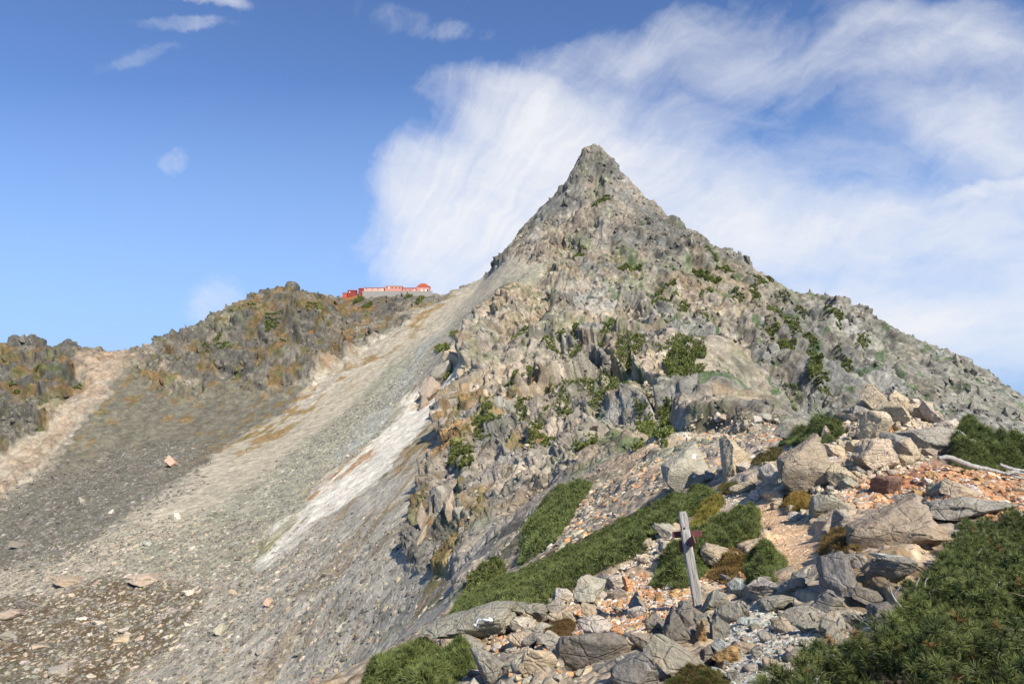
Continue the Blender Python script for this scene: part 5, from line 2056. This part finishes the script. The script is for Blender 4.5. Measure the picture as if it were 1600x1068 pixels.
# ------------------------------------------------------------------ single boulders out on the scree and the far ridges
FARB = [
 (270,723,24,17,'pink',-20,'large salmon pink boulder alone on the dark scree'), (221,906,54,20,'pink2',-8,'biggest brown ribbed boulder low on the scree'),
 (457,450,20,14,'dark',0,'round dark boulder block on the left hilltop'), (447,452,12,11,'dark',0,'smaller dark boulder leaning on the hilltop block'),
 (1563,617,22,32,'slate',8,'dark pinnacle rock on the right skyline'), (1590,632,18,14,'dark',0,'low dark knob at the far right skyline'),
 (420,942,13,12,'pink',-20,'orange brown boulder in the middle of the lower scree'), (365,926,13,9,'tan',0,'tan boulder left of the orange brown one'),
 (156,972,18,9,'pale',-10,'flat pale boulder in the brown turf'), (128,783,12,10,'green',-20,'yellow grey boulder on the dark rubble'),
 (40,945,34,14,'dark',-25,'long dark boulder at the left edge above the turf'), (18,960,40,16,'pink2',-10,'low brown boulder at the left edge'),
 (35,850,34,12,'dark',0,'dark flat boulder at the left edge of the rubble'), (105,908,60,16,'pink2',-12,'broad low brown rock band across the path'),
 (197,985,18,9,'pale',-10,'pale boulder in the lower brown turf'), (190,1000,22,9,'tan',-5,'tan flat boulder below the pale one'),
 (15,995,24,10,'grey',-10,'grey flat boulder at the far left bottom'), (60,1010,30,9,'tan',-10,'long tan flat boulder at the bottom left'),
 (345,985,16,18,'green',-30,'greenish grey boulder in the lower scree'), (278,808,14,12,'pale',-20,'pale boulder beside the lowest hiker'),
 (295,925,18,12,'pale',0,'white boulder at the foot of the rubble'), (230,850,16,9,'blue',0,'bluish boulder on the rubble below the path'),
 (330,802,14,8,'green',0,'small greenish boulder right of the lowest hiker'), (175,800,9,8,'pale',0,'small cream boulder at the top edge of the path'),
 (545,712,7,5,'pale',0,'white stone high on the pale scree'), (405,1018,12,12,'grey',-30,'grey boulder near the bottom of the scree'),
 (470,1020,16,8,'slate',0,'slate boulder near the bottom of the scree'), (90,1050,26,14,'grey',-10,'grey boulder at the bottom edge in the turf'),
]
for i, (px, py, w, h, col, lean, lab) in enumerate(FARB):
    if py < 640 and (px in (457, 447, 1563, 1590)):
        Y = {457: 945, 447: 947, 1563: 688, 1590: 672}[px]
        c = at(px, py, Y)
        s = Y / FP
        o = bpy.data.objects.new('boulder', templ(i % 12))
        COL.objects.link(o)
        o.matrix_world = Matrix.Translation(c) @ Matrix.Rotation(math.radians(lean), 4, 'Y') @ Matrix.Diagonal((w * s * .55, w * s * .55, h * s * .6, 1))
        o.color = (*RC[col], 1)
        tag(o, lab, 'rock')
    else:
        place_rock(px, py, w, h, col, lab, lean=-lean if lean else 0, r0=70, r1=1000, k=i % 12, rng=rr, sink=.3)

# pink cliff and tower rocks standing out of the slope
OUT = [(660,815,18,44,'pink2',8,'leftmost tall pillar of the pinkish cliff'), (673,797,18,60,'pink2',4,'tallest pinkish pillar of the cliff at the foot of the flank'),
       (687,792,20,54,'grey',-4,'grey middle pillar of the pinkish cliff'), (702,796,20,46,'pink2',-6,'pillar right of the grey middle one in the cliff'),
       (717,802,22,36,'green',-10,'pale short pillar at the right end of the pinkish cliff'), (655,842,14,42,'pink2',22,'leaning blade below the leftmost pillar of the cliff'),
       (672,612,30,46,'pink2',30,'lower brown block of the buttress in the pale scree'), (690,584,32,40,'grey',24,'middle grey block of the buttress in the pale scree'),
       (704,562,26,30,'tan',18,'top tan block of the buttress in the pale scree'), (660,632,18,26,'pink2',34,'small foot block of the buttress in the pale scree')]
for i, (px, py, w, h, col, lean, lab) in enumerate(OUT):
    place_rock(px, py, w, h, col, lab, lean=lean, r0=100, r1=700, k=(i * 5) % 12, rng=rr, sink=-.05, name='rock_pillar', depth=w * .8)

# scree stones: far too many to count
def scree_stones(poly, n, rg, smin, smax, cols, seed, p=2.0, flat=.55):
    X, Y, D, A = in_poly(poly, n, rg[0], rg[1], 0, seed)
    keep = D > np.random.default_rng(seed).random(len(X)) ** 1.5 * 26
    ii, jj = SF.idx(X, Y)
    zw = FAR['Z']['white'].reshape(FAR['sh'])[ii, jj]
    keep &= (zw < .3) | (np.random.default_rng(seed + 1).random(len(X)) < .08)
    X, Y = X[keep], Y[keep]
    S = powerlaw(len(X), smin, smax, seed, p)
    return stones_mesh('scree_stones', X, Y, S, palette(len(X), cols, seed, .35) * .80, M_MOUNT, seed, flat)


scree_stones([(-80,1110),(-80,900),(120,830),(330,790),(470,800),(640,800),(640,880),(700,900),(690,960),(600,1000),(500,1110)], 62000, (90, 520), .10, 1.5, ['grey', 'slate', 'green', 'dark', 'tan', 'grey', 'dark'], 21, 2.2)
scree_stones([(-80,900),(-80,770),(200,690),(330,690),(330,760),(200,820),(60,900)], 18000, (250, 800), .35, 2.6, ['dark', 'dark', 'slate', 'dark'], 22, 2.2)
scree_stones([(330,800),(400,740),(500,670),(640,570),(760,460),(830,425),(700,520),(640,620),(600,680),(470,800),(400,870)], 26000, (250, 950), .35, 1.9, ['green', 'green', 'grey', 'slate'], 23, 2.0)
scree_stones([(820,860),(740,940),(700,960),(640,870),(650,800),(760,720),(900,600),(1050,560),(1100,640),(1000,700),(930,760)], 12000, (60, 500), .15, 1.3, ['tan', 'pale', 'grey', 'tan'], 24, 2.2)
scree_stones([(-80,1250),(-80,900),(120,860),(330,830),(470,900),(600,980),(500,1250)], 2600, (90, 420), .5, 2.4, ['grey', 'pale', 'tan', 'pale', 'dark'], 25, 1.6)
